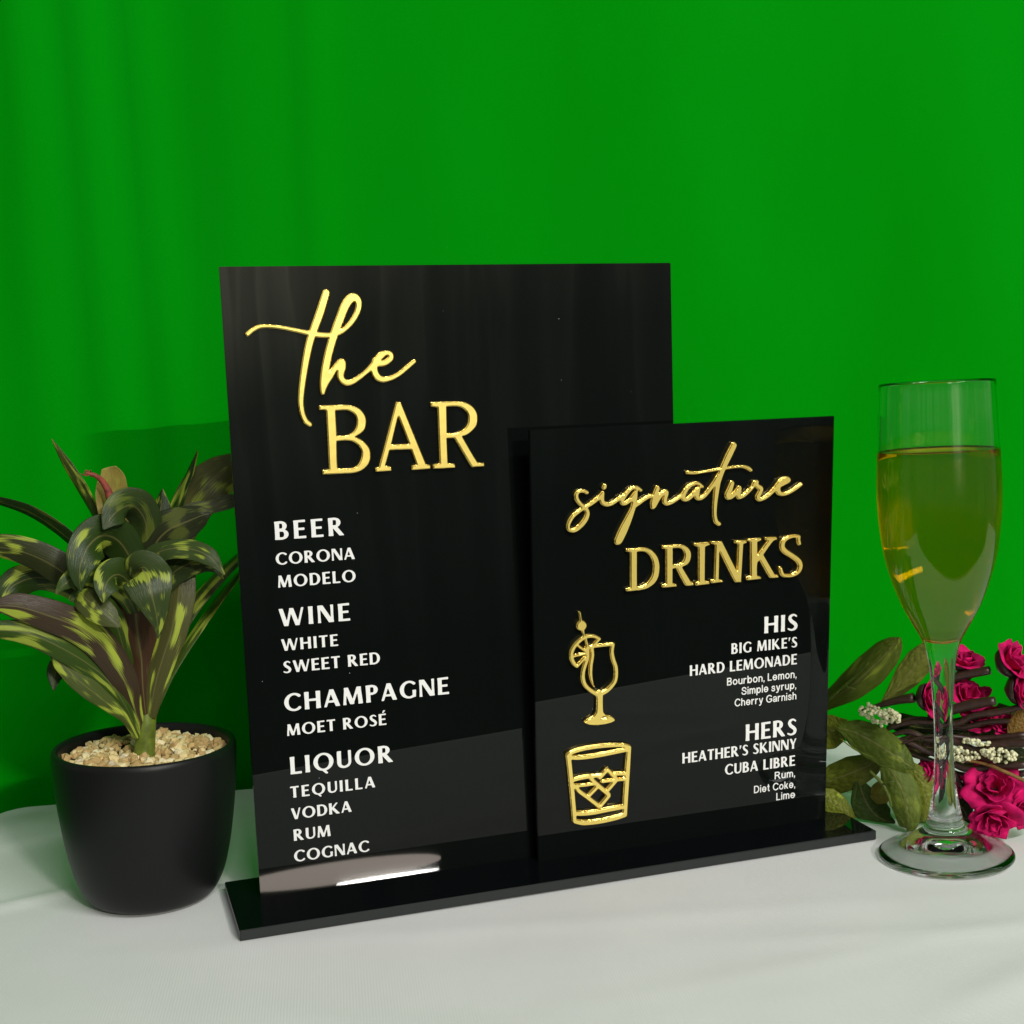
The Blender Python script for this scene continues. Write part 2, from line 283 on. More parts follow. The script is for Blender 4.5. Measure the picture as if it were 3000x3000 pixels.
# ------------------------------------------------------------------ lettering data
# outlines of the gold lettering and drawings, hundredths of a millimetre on the panel face
GOLD = {
 'the': '3916,24420 3940,24412 3976,24409 4012,24417 4036,24430 4060,24453 4076,24480 4084,24504 4085,24540 4076,24576 4060,24603 3928,24724 3885,24780 3820,24916 3769,25068 3737,25236 3717,25488 3725,25704 3745,25884 3813,26292 3908,26760 4019,27252 4133,27720 4252,28163 4324,28404 4405,28644 4478,28836 4494,28860 4516,28864 4684,28839 4828,28826 5104,28819 5121,28812 5124,28800 4928,28212 4791,27744 4687,27324 4616,26940 4582,26688 4565,26496 4563,26388 4573,26112 4578,26076 4600,26033 4632,26004 4672,25987 4708,25984 4744,25991 4780,26011 4807,26040 4823,26076 4845,26160 4950,26376 5008,26480 5075,26580 5254,26820 5428,27086 5476,27148 5483,27144 5484,27132 5467,27000 5473,26868 5495,26772 5537,26676 5599,26592 5692,26507 5800,26441 5896,26404 5992,26391 6100,26399 6220,26433 6352,26491 6504,26580 6772,26759 6988,26915 7168,27057 7192,27069 7205,27060 7243,26916 7287,26820 7346,26736 7384,26694 7444,26641 7504,26598 7564,26565 7660,26526 7756,26506 7828,26501 7912,26505 8092,26534 8320,26600 8500,26675 8704,26783 8896,26909 9268,27192 9566,27432 9588,27456 9601,27480 9608,27504 9609,27540 9597,27576 9580,27601 9556,27621 9520,27636 9484,27638 9460,27633 9419,27612 9058,27360 8668,27053 8584,26999 8452,26928 8272,26854 8116,26816 8032,26806 7936,26802 7864,26807 7804,26822 7744,26855 7696,26899 7648,26960 7612,27024 7591,27084 7579,27156 7580,27228 7595,27288 7612,27298 7840,27313 7936,27328 8020,27354 8140,27412 8272,27499 8332,27550 8368,27589 8394,27624 8420,27672 8445,27768 8444,27852 8422,27936 8380,28007 8332,28050 8260,28085 8188,28102 8104,28109 7948,28108 7888,28103 7804,28087 7720,28056 7636,28006 7564,27942 7462,27816 7384,27779 7342,27744 7306,27684 7276,27576 7264,27549 7089,27348 6952,27213 6772,27070 6532,26910 6304,26780 6160,26719 6100,26703 6052,26697 6016,26699 5980,26710 5935,26736 5892,26772 5860,26808 5842,26844 5834,26916 5842,27000 5857,27048 5923,27192 5945,27264 5960,27348 5969,27480 5961,27588 5939,27660 5897,27720 5836,27763 5776,27781 5704,27780 5632,27758 5548,27706 5440,27609 5332,27492 5260,27403 5116,27205 5108,27216 5109,27228 5126,27312 5244,27768 5324,28044 5468,28464 5636,28896 5656,28913 5764,28957 5872,29010 6016,29099 6208,29248 6364,29392 6508,29551 6671,29772 6788,29964 6860,30120 6900,30240 6933,30396 6940,30540 6927,30636 6906,30708 6879,30768 6820,30863 6777,30912 6724,30956 6640,31001 6544,31023 6460,31024 6364,31005 6292,30977 6208,30928 6136,30870 6070,30804 5992,30708 5858,30504 5747,30288 5382,29448 5244,29112 5224,29086 5116,29084 4924,29097 4648,29131 4629,29136 4617,29148 4626,29184 4894,29784 4989,30012 5119,30360 5332,30986 5339,31032 5334,31080 5320,31123 5296,31161 5260,31196 5224,31218 5188,31230 5140,31236 5092,31229 5044,31210 5000,31176 4966,31128 4505,29988 4192,29247 4171,29220 4144,29219 3940,29258 3118,29436 2824,29489 2368,29545 2032,29574 1876,29577 1780,29570 1684,29551 1564,29511 1456,29461 1324,29388 1240,29331 1063,29196 1031,29148 1025,29124 1025,29088 1036,29053 1052,29028 1080,29004 1108,28991 1132,28986 1168,28988 1216,29009 1396,29156 1468,29207 1595,29280 1696,29326 1792,29355 1888,29370 2020,29377 2188,29373 2356,29360 2548,29335 2980,29258 3592,29109 4048,28985 4076,28968 4075,28944 4013,28764 3946,28548 3870,28272 3762,27816 3664,27348 3569,26844 3490,26352 3439,25944 3423,25740 3424,25488 3447,25260 3474,25092 3496,24996 3553,24816 3621,24672 3680,24588 3748,24526|7816,27644 7811,27648 7813,27660 7834,27684 7936,27771 8008,27823 8044,27842 8080,27853 8116,27850 8134,27840 8139,27816 8116,27783 8068,27742 7996,27693 7900,27647 7852,27639|5812,29266 5805,29280 5807,29292 5837,29364 6121,29988 6249,30240 6341,30384 6424,30488 6508,30564 6532,30572 6544,30567 6569,30540 6589,30492 6594,30432 6589,30360 6573,30276 6545,30180 6510,30096 6467,30012 6324,29784 6244,29676 6172,29590 6088,29501 5980,29397 5860,29295',
 'bar': '12357,21920 12376,21912 12400,21911 12988,21921 13012,21923 13024,21931 13029,21944 13027,22076 13024,22092 13012,22106 12832,22123 12748,22138 12676,22167 12640,22203 12484,22465 12338,22724 11904,23528 11903,23540 11920,23555 12088,23599 12184,23634 12256,23672 12328,23719 12434,23804 12561,23924 12634,24008 12690,24092 12721,24164 12747,24272 12763,24440 12764,24560 12755,24644 12732,24740 12701,24824 12652,24920 12604,24992 12532,25075 12464,25136 12384,25196 12292,25250 12196,25295 12088,25333 11992,25358 11788,25390 11548,25406 10720,25416 10288,25416 10276,25405 10270,25376 10263,25208 10272,25184 10300,25173 10588,25114 10607,25100 10611,25088 10601,22256 10598,22232 10591,22220 10576,22212 10264,22170 10240,22160 10234,22148 10233,22124 10242,21968 10249,21944 10264,21935 10300,21934 11404,21936 11449,21944 11454,21956 11453,21980 11428,22116 11416,22142 11392,22153 11080,22210 11062,22220 11054,22256 11053,23468 11063,23480 11080,23484 11416,23488 11440,23483 11463,23456 11940,22592 12267,22016 12304,21968|9096,21944 9112,21937 9136,21936 10096,21952 10108,21957 10116,21980 10104,22136 10096,22152 10083,22160 9892,22211 9877,22220 9863,22244 8692,25471 8680,25483 8656,25489 8452,25495 8433,25484 8422,25460 7386,22232 7372,22211 7360,22205 7216,22176 7192,22164 7184,22136 7186,21968 7192,21954 7204,21948 7228,21946 7996,21957 8020,21959 8035,21968 8039,21992 8030,22136 8020,22169 7996,22181 7756,22253 7740,22268 7739,22280 7977,23000 7996,23024 8032,23028 9064,23009 9088,23006 9100,22999 9116,22964 9348,22244 9348,22232 9340,22220 9328,22215 9110,22172 9100,22160 9097,22136 9089,21968|5008,21956 5452,21948 5956,21948 6160,21967 6316,22004 6436,22048 6521,22088 6604,22137 6688,22203 6772,22287 6844,22377 6895,22460 6940,22556 6961,22628 6977,22724 6982,22820 6981,22940 6972,23036 6959,23108 6936,23180 6909,23240 6857,23324 6796,23403 6712,23497 6628,23577 6496,23676 6412,23721 6276,23780 6260,23792 6258,23804 6291,23828 6484,23927 6568,23984 6679,24080 6721,24128 6753,24176 6783,24236 6804,24296 6841,24476 6848,24620 6830,24752 6797,24860 6759,24944 6700,25040 6628,25132 6556,25201 6484,25252 6388,25304 6292,25345 6166,25388 6028,25423 5896,25444 5764,25455 4516,25468 4480,25463 4468,25448 4457,25280 4459,25256 4466,25244 4492,25237 4732,25226 4756,25221 4804,25172 4812,25124 4800,22256 4792,22237 4768,22228 4492,22206 4456,22196 4449,22172 4457,21992 4468,21973 4492,21967|5560,22220 5308,22239 5296,22244 5272,22268 5254,22292 5244,22316 5242,22568 5248,22832 5279,23600 5284,23612 5308,23622 5680,23635 5884,23621 6028,23589 6148,23536 6220,23489 6280,23441 6328,23396 6380,23336 6424,23271 6460,23205 6505,23084 6516,23024 6521,22964 6509,22844 6472,22694 6419,22568 6346,22448 6256,22345 6184,22294 6052,22243 5920,22214 5764,22209|8824,23312 8140,23319 8116,23323 8107,23336 8113,23372 8488,24649 8512,24712 8524,24715 8548,24668 9008,23336 9004,23319 8991,23312|11404,23756 11104,23770 11083,23780 11077,23792 11110,25088 11117,25124 11140,25134 11464,25136 11656,25126 11764,25107 11872,25069 11944,25031 12000,24992 12064,24937 12114,24884 12160,24824 12196,24762 12222,24704 12242,24632 12253,24536 12252,24452 12242,24356 12223,24272 12196,24200 12164,24140 12113,24068 12064,24012 12004,23959 11932,23909 11848,23865 11740,23818 11656,23789 11584,23771 11512,23760|5608,23900 5320,23912 5299,23924 5295,23936 5304,25124 5308,25153 5320,25165 5332,25168 5620,25178 5752,25177 5884,25163 5980,25133 6052,25099 6136,25049 6184,25013 6231,24968 6267,24920 6293,24872 6317,24812 6337,24740 6349,24656 6351,24572 6342,24476 6326,24392 6303,24320 6268,24240 6229,24176 6184,24117 6136,24068 6076,24024 5992,23980 5872,23927 5776,23903',
 'signature': '4722,17445 4769,17438 4839,17445 4889,17462 4939,17490 4989,17536 5035,17595 5127,17745 5226,17925 5319,18105 5497,18495 5657,18895 5829,19386 5849,19404 6109,19553 6327,19695 6419,19750 6539,19807 6709,19872 6719,19868 6721,19855 6678,19695 6658,19575 6657,19505 6677,19365 6697,19315 6733,19275 6779,19251 6809,19244 6839,19244 6879,19254 6909,19269 7010,19355 7190,19655 7255,19755 7349,19873 7379,19903 7399,19915 7400,19895 7372,19775 7363,19695 7368,19625 7385,19565 7423,19505 7479,19455 7559,19412 7639,19390 7689,19383 7759,19386 7839,19402 7909,19425 8019,19473 8139,19534 8439,19710 8459,19717 8469,19713 8506,19655 8533,19625 8571,19595 8629,19564 8689,19545 8759,19535 8819,19535 8889,19548 8959,19576 9029,19617 9096,19665 9249,19789 9262,19785 9280,19725 9305,19675 9341,19635 9389,19599 9449,19569 9509,19550 9569,19541 9629,19543 9709,19562 9789,19595 9859,19637 9949,19704 10018,19765 10125,19875 10260,20025 10399,20191 10419,20211 10429,20213 10431,20165 10400,19895 10378,19655 10346,19165 10342,18965 10345,18825 10356,18695 10378,18555 10407,18425 10433,18345 10461,18285 10509,18216 10579,18155 10709,18070 10739,18061 10769,18059 10819,18071 10853,18095 10882,18135 10893,18175 10888,18225 10875,18255 10851,18285 10731,18375 10699,18412 10664,18505 10633,18655 10620,18775 10619,18875 10641,19225 10670,19465 10703,19695 10797,20235 10829,20394 10870,20535 10942,20735 11034,20955 11119,21134 11129,21144 11149,21150 11719,21197 11949,21200 12119,21189 12229,21170 12329,21136 12519,21035 12619,20961 12639,20952 12669,20947 12699,20950 12719,20958 12745,20975 12761,20995 12772,21015 12778,21045 12769,21095 12749,21125 12685,21195 12649,21224 12609,21247 12449,21311 12339,21341 12259,21356 12109,21371 11889,21374 11699,21366 11269,21331 11234,21335 11231,21345 11243,21375 11526,21885 11777,22375 11793,22415 11800,22455 11797,22505 11784,22545 11760,22585 11729,22616 11689,22640 11649,22652 11599,22655 11559,22648 11529,22636 11499,22617 11475,22595 11453,22565 11308,22325 11208,22155 11112,21975 10965,21675 10802,21325 10788,21305 10769,21299 10499,21275 10039,21222 9509,21170 9369,21167 9269,21174 9169,21188 8859,21246 8809,21237 8788,21225 8768,21205 8749,21165 8749,21115 8769,21074 8789,21055 8809,21044 8849,21034 9249,20998 9369,20996 9559,21005 10649,21109 10679,21110 10696,21105 10696,21085 10668,21015 10620,20975 10603,20955 10432,20675 10296,20495 9929,20060 9829,19949 9779,19901 9719,19854 9669,19823 9629,19807 9609,19804 9589,19808 9569,19822 9564,19835 9597,20025 9639,20230 9649,20243 9659,20242 9699,20220 9739,20213 9769,20218 9789,20226 9813,20245 9833,20275 9841,20305 9838,20345 9824,20375 9807,20395 9669,20507 9603,20555 9568,20575 9509,20600 9399,20625 9339,20629 9279,20627 9159,20605 9029,20557 8899,20488 8782,20405 8709,20338 8605,20215 8512,20075 8449,20013 8404,19975 8189,19838 7999,19732 7839,19662 7779,19644 7739,19640 7709,19645 7679,19658 7660,19675 7655,19695 7671,19795 7734,19975 7749,20045 7752,20095 7749,20145 7739,20185 7719,20225 7679,20269 7629,20295 7569,20305 7499,20298 7429,20278 7359,20245 7285,20195 7199,20125 7179,20115 7175,20125 7178,20155 7230,20375 7229,20425 7214,20465 7189,20498 7149,20526 7109,20539 7069,20539 7029,20528 6994,20505 6969,20477 6878,20275 6807,20105 6794,20085 6789,20082 6779,20085 6729,20112 6679,20116 6419,20028 6319,19985 6245,19945 5919,19737 5909,19737 5905,19765 5939,20025 5959,20308 5969,20317 5979,20313 6079,20239 6109,20231 6139,20232 6179,20249 6205,20275 6221,20315 6220,20355 6208,20385 6189,20407 6059,20513 5999,20550 5939,20574 5869,20592 5799,20603 5739,20605 5669,20599 5599,20582 5529,20553 5469,20521 5381,20465 5264,20375 5166,20285 5049,20160 4979,20175 4929,20165 4719,20005 4573,19915 4489,19870 4419,19839 4369,19823 4319,19815 4239,19814 4159,19830 4099,19859 4049,19905 4032,19945 4025,20035 4028,20125 4043,20285 4044,20325 4039,20355 4017,20395 3979,20425 3939,20437 3889,20431 3859,20416 3839,20398 3824,20375 3809,20342 3795,20325 3659,20211 3559,20133 3399,20023 3189,19888 3019,19784 2939,19743 2909,19756 2789,19848 2729,19915 2649,20025 2599,20111 2576,20175 2569,20245 2578,20305 2599,20341 2649,20374 2699,20391 2769,20395 2829,20389 2869,20380 2900,20365 2999,20294 3029,20285 3069,20286 3111,20305 3129,20323 3144,20345 3155,20395 3150,20425 3141,20445 3127,20465 3103,20485 2989,20544 2919,20570 2819,20592 2729,20603 2649,20601 2579,20587 2499,20557 2444,20525 2399,20486 2362,20435 2343,20395 2323,20325 2317,20265 2318,20195 2327,20135 2356,20045 2381,19995 2419,19932 2469,19863 2557,19755 2611,19695 2673,19635 2679,19625 2678,19615 2667,19605 2449,19485 2319,19406 2235,19345 2138,19255 2033,19125 1952,18995 1898,18875 1863,18745 1854,18665 1856,18585 1870,18525 1898,18465 1939,18411 1999,18361 2059,18329 2139,18302 2229,18288 2279,18287 2339,18293 2424,18315 2489,18344 2589,18403 2709,18490 2799,18566 2899,18662 3009,18791 3089,18910 3138,19005 3180,19125 3199,19245 3199,19315 3193,19365 3171,19445 3147,19495 3116,19545 3110,19565 3129,19581 3279,19647 3399,19714 3539,19802 3729,19934 3739,19932 3743,19925 3763,19845 3789,19785 3823,19735 3872,19685 3939,19635 3999,19603 4079,19575 4159,19559 4249,19554 4319,19557 4399,19571 4489,19599 4568,19635 4639,19674 4879,19830 4890,19825 4900,19765 4915,19715 4936,19675 4964,19635 4999,19601 5039,19575 5079,19558 5129,19546 5209,19547 5249,19556 5306,19575 5419,19631 5559,19723 5569,19727 5576,19725 5579,19715 5572,19675 5525,19495 5508,19445 5475,19375 5378,19205 4964,18535 4859,18355 4717,18075 4606,17825 4583,17755 4572,17695 4573,17645 4583,17595 4608,17535 4638,17495 4679,17463|2169,18544 2119,18556 2089,18578 2079,18595 2074,18615 2076,18665 2095,18745 2128,18825 2169,18895 2229,18981 2283,19045 2349,19114 2459,19203 2579,19283 2799,19417 2849,19443 2859,19444 2869,19438 2896,19395 2910,19355 2913,19315 2903,19255 2883,19195 2849,19123 2803,19045 2749,18971 2678,18885 2589,18792 2479,18692 2399,18627 2329,18581 2279,18557 2229,18545|13232,19265 13269,19262 13319,19265 13409,19281 13539,19323 13669,19383 13749,19429 13832,19485 13969,19588 14149,19736 14179,19751 14189,19750 14199,19742 14248,19665 14289,19619 14329,19584 14399,19538 14499,19496 14609,19475 14739,19473 14869,19491 14989,19524 15159,19589 15349,19675 15489,19752 15692,19875 15859,19993 15885,20015 15899,20038 15909,20065 15906,20115 15885,20155 15849,20183 15809,20194 15769,20189 15739,20175 15261,19895 15139,19836 14999,19776 14879,19735 14789,19718 14699,19718 14619,19735 14589,19750 14561,19775 14524,19835 14517,19865 14516,19905 14521,19965 14529,19982 14579,19998 14949,20154 15039,20197 15089,20235 15113,20265 15133,20305 15144,20355 15139,20416 15114,20475 15071,20525 15023,20555 14959,20575 14889,20583 14789,20581 14709,20570 14639,20550 14539,20508 14449,20454 14379,20400 14275,20295 14151,20135 13978,19945 13811,19795 13669,19681 13559,19607 13459,19557 13359,19522 13289,19512 13277,19515 13265,19525 13267,19545 13345,19675 13415,19815 13439,19875 13454,19945 13450,20015 13426,20075 13388,20125 13339,20162 13219,20225 13153,20285 13151,20305 13172,20355 13172,20395 13163,20425 13151,20445 13117,20475 13069,20491 12949,20498 12887,20485 12833,20455 12809,20435 12772,20385 12748,20335 12706,20215 12683,20185 12489,20011 12269,19834 12169,19772 12109,19750 12079,19745 12068,19755 12068,19795 12119,20055 12116,20135 12099,20178 12069,20213 12033,20235 11989,20247 11959,20248 11929,20242 11899,20230 11869,20209 11835,20175 11739,20065 11569,19893 11509,19841 11489,19831 11486,19835 11555,19985 11584,20065 11667,20355 11673,20405 11666,20445 11652,20475 11629,20504 11609,20520 11579,20536 11549,20545 11509,20546 11479,20539 11434,20515 11399,20475 11248,20145 11130,19935 11093,19845 11080,19755 11095,19665 11138,19585 11199,19525 11229,19504 11269,19484 11329,19467 11389,19463 11449,19473 11519,19497 11609,19544 11669,19585 11749,19658 11759,19664 11769,19664 11799,19585 11823,19545 11849,19514 11899,19481 11939,19467 11999,19461 12059,19468 12129,19486 12229,19526 12319,19573 12399,19625 12499,19699 12604,19785 12699,19871 12884,20055 12919,20107 12929,20114 12949,20102 13039,20006 13124,19945 13132,19935 13133,19925 13079,19813 12990,19675 12963,19615 12955,19585 12951,19535 12952,19505 12960,19475 12976,19435 12994,19405 13027,19365 13069,19329 13139,19289 13189,19272|5189,19805 5179,19815 5181,19835 5199,19875 5235,19935 5339,20080 5439,20191 5542,20285 5638,20355 5709,20386 5749,20391 5765,20385 5766,20375 5736,20295 5689,20254 5519,20043 5459,19975 5399,19920 5329,19869 5249,19824 5209,19808|8769,19812 8747,19825 8747,19855 8769,19920 8812,20005 8869,20098 8919,20165 8969,20219 9033,20275 9099,20322 9169,20363 9229,20390 9279,20405 9339,20413 9399,20410 9458,20395 9489,20375 9489,20365 9429,20314 9379,20291 9356,20275 9109,20035 8919,19876 8869,19840 8829,19818 8799,19811|3980,20475 4009,20470 4039,20471 4089,20489 4130,20525 4154,20575 4181,20665 4184,20695 4180,20725 4167,20755 4145,20785 4119,20805 4089,20818 4059,20823 4029,20821 3999,20813 3969,20795 3936,20755 3886,20655 3879,20625 3879,20595 3894,20545 3929,20502',
 'drinks': '11950,14797 12123,14790 12133,14793 12142,14807 12250,16917 12260,16937 12273,16943 12433,16983 12453,16994 12458,17017 12457,17127 12450,17157 12423,17166 11733,17216 11703,17216 11691,17207 11687,17187 11688,17077 11696,17047 11716,17037 11893,16990 11910,16977 11914,16967 11851,15617 11843,15557 11833,15554 11803,15601 10953,17209 10938,17217 10913,17220 10323,17253 10303,17253 10285,17247 10281,17217 10289,17127 10296,17107 10313,17097 10505,17047 10520,17037 10525,17007 10468,15147 10460,15127 10443,15120 10293,15100 10273,15093 10263,15077 10255,15017 10253,14997 10260,14977 10336,14887 10363,14871 10993,14889 11013,14892 11026,14907 11027,14987 11023,15004 11013,15015 10783,15094 10773,15100 10766,15117 10788,16547 10792,16607 10803,16614 10833,16569 11341,15597 11712,14907 11743,14867 11803,14810 11823,14804|9418,14807 10173,14856 10193,14860 10203,14866 10208,14877 10208,14967 10203,14987 10183,15001 9933,15105 9918,15117 9913,15137 9927,16937 9933,16952 9953,16964 10183,17036 10203,17048 10208,17077 10207,17137 10203,17151 10189,17167 10123,17219 10093,17235 9283,17233 9263,17231 9250,17217 9258,17107 9270,17087 9483,16976 9496,16967 9504,16947 9512,15107 9508,15087 9497,15077 9373,15036 9356,15027 9349,15017 9343,14937 9349,14887 9358,14867 9380,14837 9403,14813|15098,14807 15193,14804 15283,14807 15363,14816 15433,14831 15523,14857 15599,14887 15683,14929 15753,14976 15821,15037 15865,15087 15906,15147 15947,15227 15972,15297 15991,15387 15996,15457 15992,15527 15970,15627 15926,15727 15861,15827 15780,15917 15683,15996 15493,16128 15041,16427 14983,16473 14919,16537 14865,16607 14843,16657 14833,16727 14843,16797 14871,16857 14913,16900 14996,16957 15093,17003 15203,17033 15333,17055 15433,17059 15543,17051 15553,17047 15563,17027 15569,16917 15585,16837 15649,16667 15677,16637 15715,16617 15763,16612 15803,16623 15838,16647 15860,16677 15871,16707 15872,16747 15828,16907 15815,16997 15813,17047 15834,17097 15834,17147 15823,17176 15807,17197 15783,17215 15753,17227 15563,17263 15443,17275 15343,17279 15213,17272 15103,17260 15023,17245 14933,17221 14863,17196 14773,17156 14713,17121 14663,17084 14617,17037 14573,16977 14538,16907 14518,16847 14504,16777 14499,16707 14502,16647 14514,16577 14536,16507 14563,16450 14602,16387 14643,16334 14723,16250 14813,16176 15043,16042 15163,15965 15313,15864 15503,15724 15555,15677 15597,15627 15635,15567 15661,15507 15669,15467 15671,15427 15657,15337 15623,15253 15573,15183 15503,15126 15403,15072 15313,15043 15213,15032 15103,15034 15013,15043 14923,15062 14853,15089 14818,15117 14785,15167 14718,15367 14685,15447 14663,15477 14623,15503 14573,15509 14533,15497 14497,15467 14480,15437 14472,15397 14495,15277 14551,15087 14581,15027 14620,14977 14653,14946 14693,14916 14743,14888 14793,14867 14933,14829|5369,14837 5483,14833 5713,14840 6043,14842 6283,14866 6433,14899 6523,14931 6633,14981 6718,15027 6803,15083 6873,15137 6933,15194 6996,15267 7044,15337 7088,15417 7129,15517 7163,15637 7183,15747 7201,15907 7210,16087 7204,16217 7187,16327 7164,16427 7127,16537 7083,16637 7030,16727 6953,16831 6867,16927 6783,17003 6713,17053 6610,17107 6513,17146 6383,17185 6273,17204 6173,17211 6063,17213 5753,17197 5263,17214 5237,17207 5232,17187 5238,17077 5241,17057 5248,17047 5273,17039 5453,17007 5466,16997 5470,16977 5464,15077 5453,15059 5443,15056 5233,15044 5220,15037 5214,15017 5215,14927 5225,14907 5268,14867 5293,14851 5323,14842|8876,14847 9003,14844 9213,14860 9233,14866 9240,14887 9233,15027 9213,15044 9093,15087 9068,15107 8581,15907 8571,15927 8572,15937 8593,15951 8773,16014 8851,16057 8903,16099 8948,16147 8983,16197 9010,16247 9043,16329 9065,16407 9079,16487 9086,16587 9083,16667 9070,16747 9046,16817 9013,16877 8978,16927 8923,16988 8868,17037 8813,17077 8683,17148 8582,17187 8513,17207 8403,17220 8073,17232 7633,17235 7373,17231 7347,17227 7339,17217 7337,17197 7345,17077 7353,17052 7373,17043 7543,17013 7556,17007 7564,16987 7563,15137 7559,15107 7545,15097 7363,15077 7337,15067 7328,15037 7322,14967 7325,14947 7343,14928 7403,14885 7433,14873 7463,14868 7603,14861 7763,14860 8193,14869 8219,14877 8226,14897 8233,14977 8228,15007 8203,15021 8003,15089 7988,15097 7980,15117 7981,15857 7984,15867 8003,15879 8173,15891 8193,15882 8203,15867 8491,15317 8590,15137 8704,14947 8738,14907 8783,14873 8823,14856|12633,14857 12903,14858 13353,14880 13378,14887 13384,14907 13384,14987 13380,15007 13373,15016 13144,15107 13132,15117 13127,15137 13113,15537 13116,15677 13129,15797 13142,15837 13165,15867 13253,15936 13273,15943 13293,15922 13746,15167 13873,14972 13920,14917 13953,14893 13983,14880 14083,14864 14183,14859 14423,14861 14443,14863 14453,14869 14458,14897 14453,15029 14433,15044 14251,15087 14233,15097 14225,15107 13530,16237 13518,16267 13527,16287 13843,16689 13961,16827 14073,16943 14113,16974 14143,16990 14183,17004 14308,17037 14329,17047 14337,17067 14336,17167 14333,17197 14326,17207 14293,17214 13633,17251 13603,17252 13590,17247 13584,17237 13583,17217 13588,17087 13603,17075 13719,17047 13728,17037 13725,17027 13173,16376 13143,16346 13133,16342 13125,16357 13123,16387 13117,16977 13121,16987 13133,16997 13333,17075 13349,17087 13355,17117 13353,17197 13348,17217 13333,17226 13313,17227 12533,17233 12496,17227 12491,17217 12491,17197 12497,17137 12504,17117 12523,17102 12663,17041 12673,17033 12681,17017 12704,15157 12702,15137 12695,15127 12683,15121 12462,15077 12452,15057 12453,14957 12464,14927 12533,14870 12563,14860|5883,15092 5876,15107 5875,15127 5886,16957 5890,16967 5903,16973 6033,16977 6233,16972 6313,16962 6373,16939 6443,16899 6511,16847 6563,16798 6623,16728 6666,16667 6711,16587 6741,16517 6765,16447 6791,16347 6806,16267 6812,16197 6812,16087 6803,15947 6792,15837 6775,15737 6759,15677 6733,15611 6701,15547 6658,15477 6613,15417 6543,15336 6493,15287 6433,15237 6383,15202 6318,15167 6243,15136 6163,15111 6103,15097 6043,15090 5903,15087|8023,16137 8003,16140 7996,16147 7992,16167 7994,17007 8003,17018 8023,17021 8313,17015 8423,16999 8483,16975 8548,16927 8603,16863 8646,16787 8672,16707 8681,16627 8674,16527 8651,16427 8616,16347 8573,16285 8526,16237 8470,16197 8403,16167 8353,16153 8273,16141',
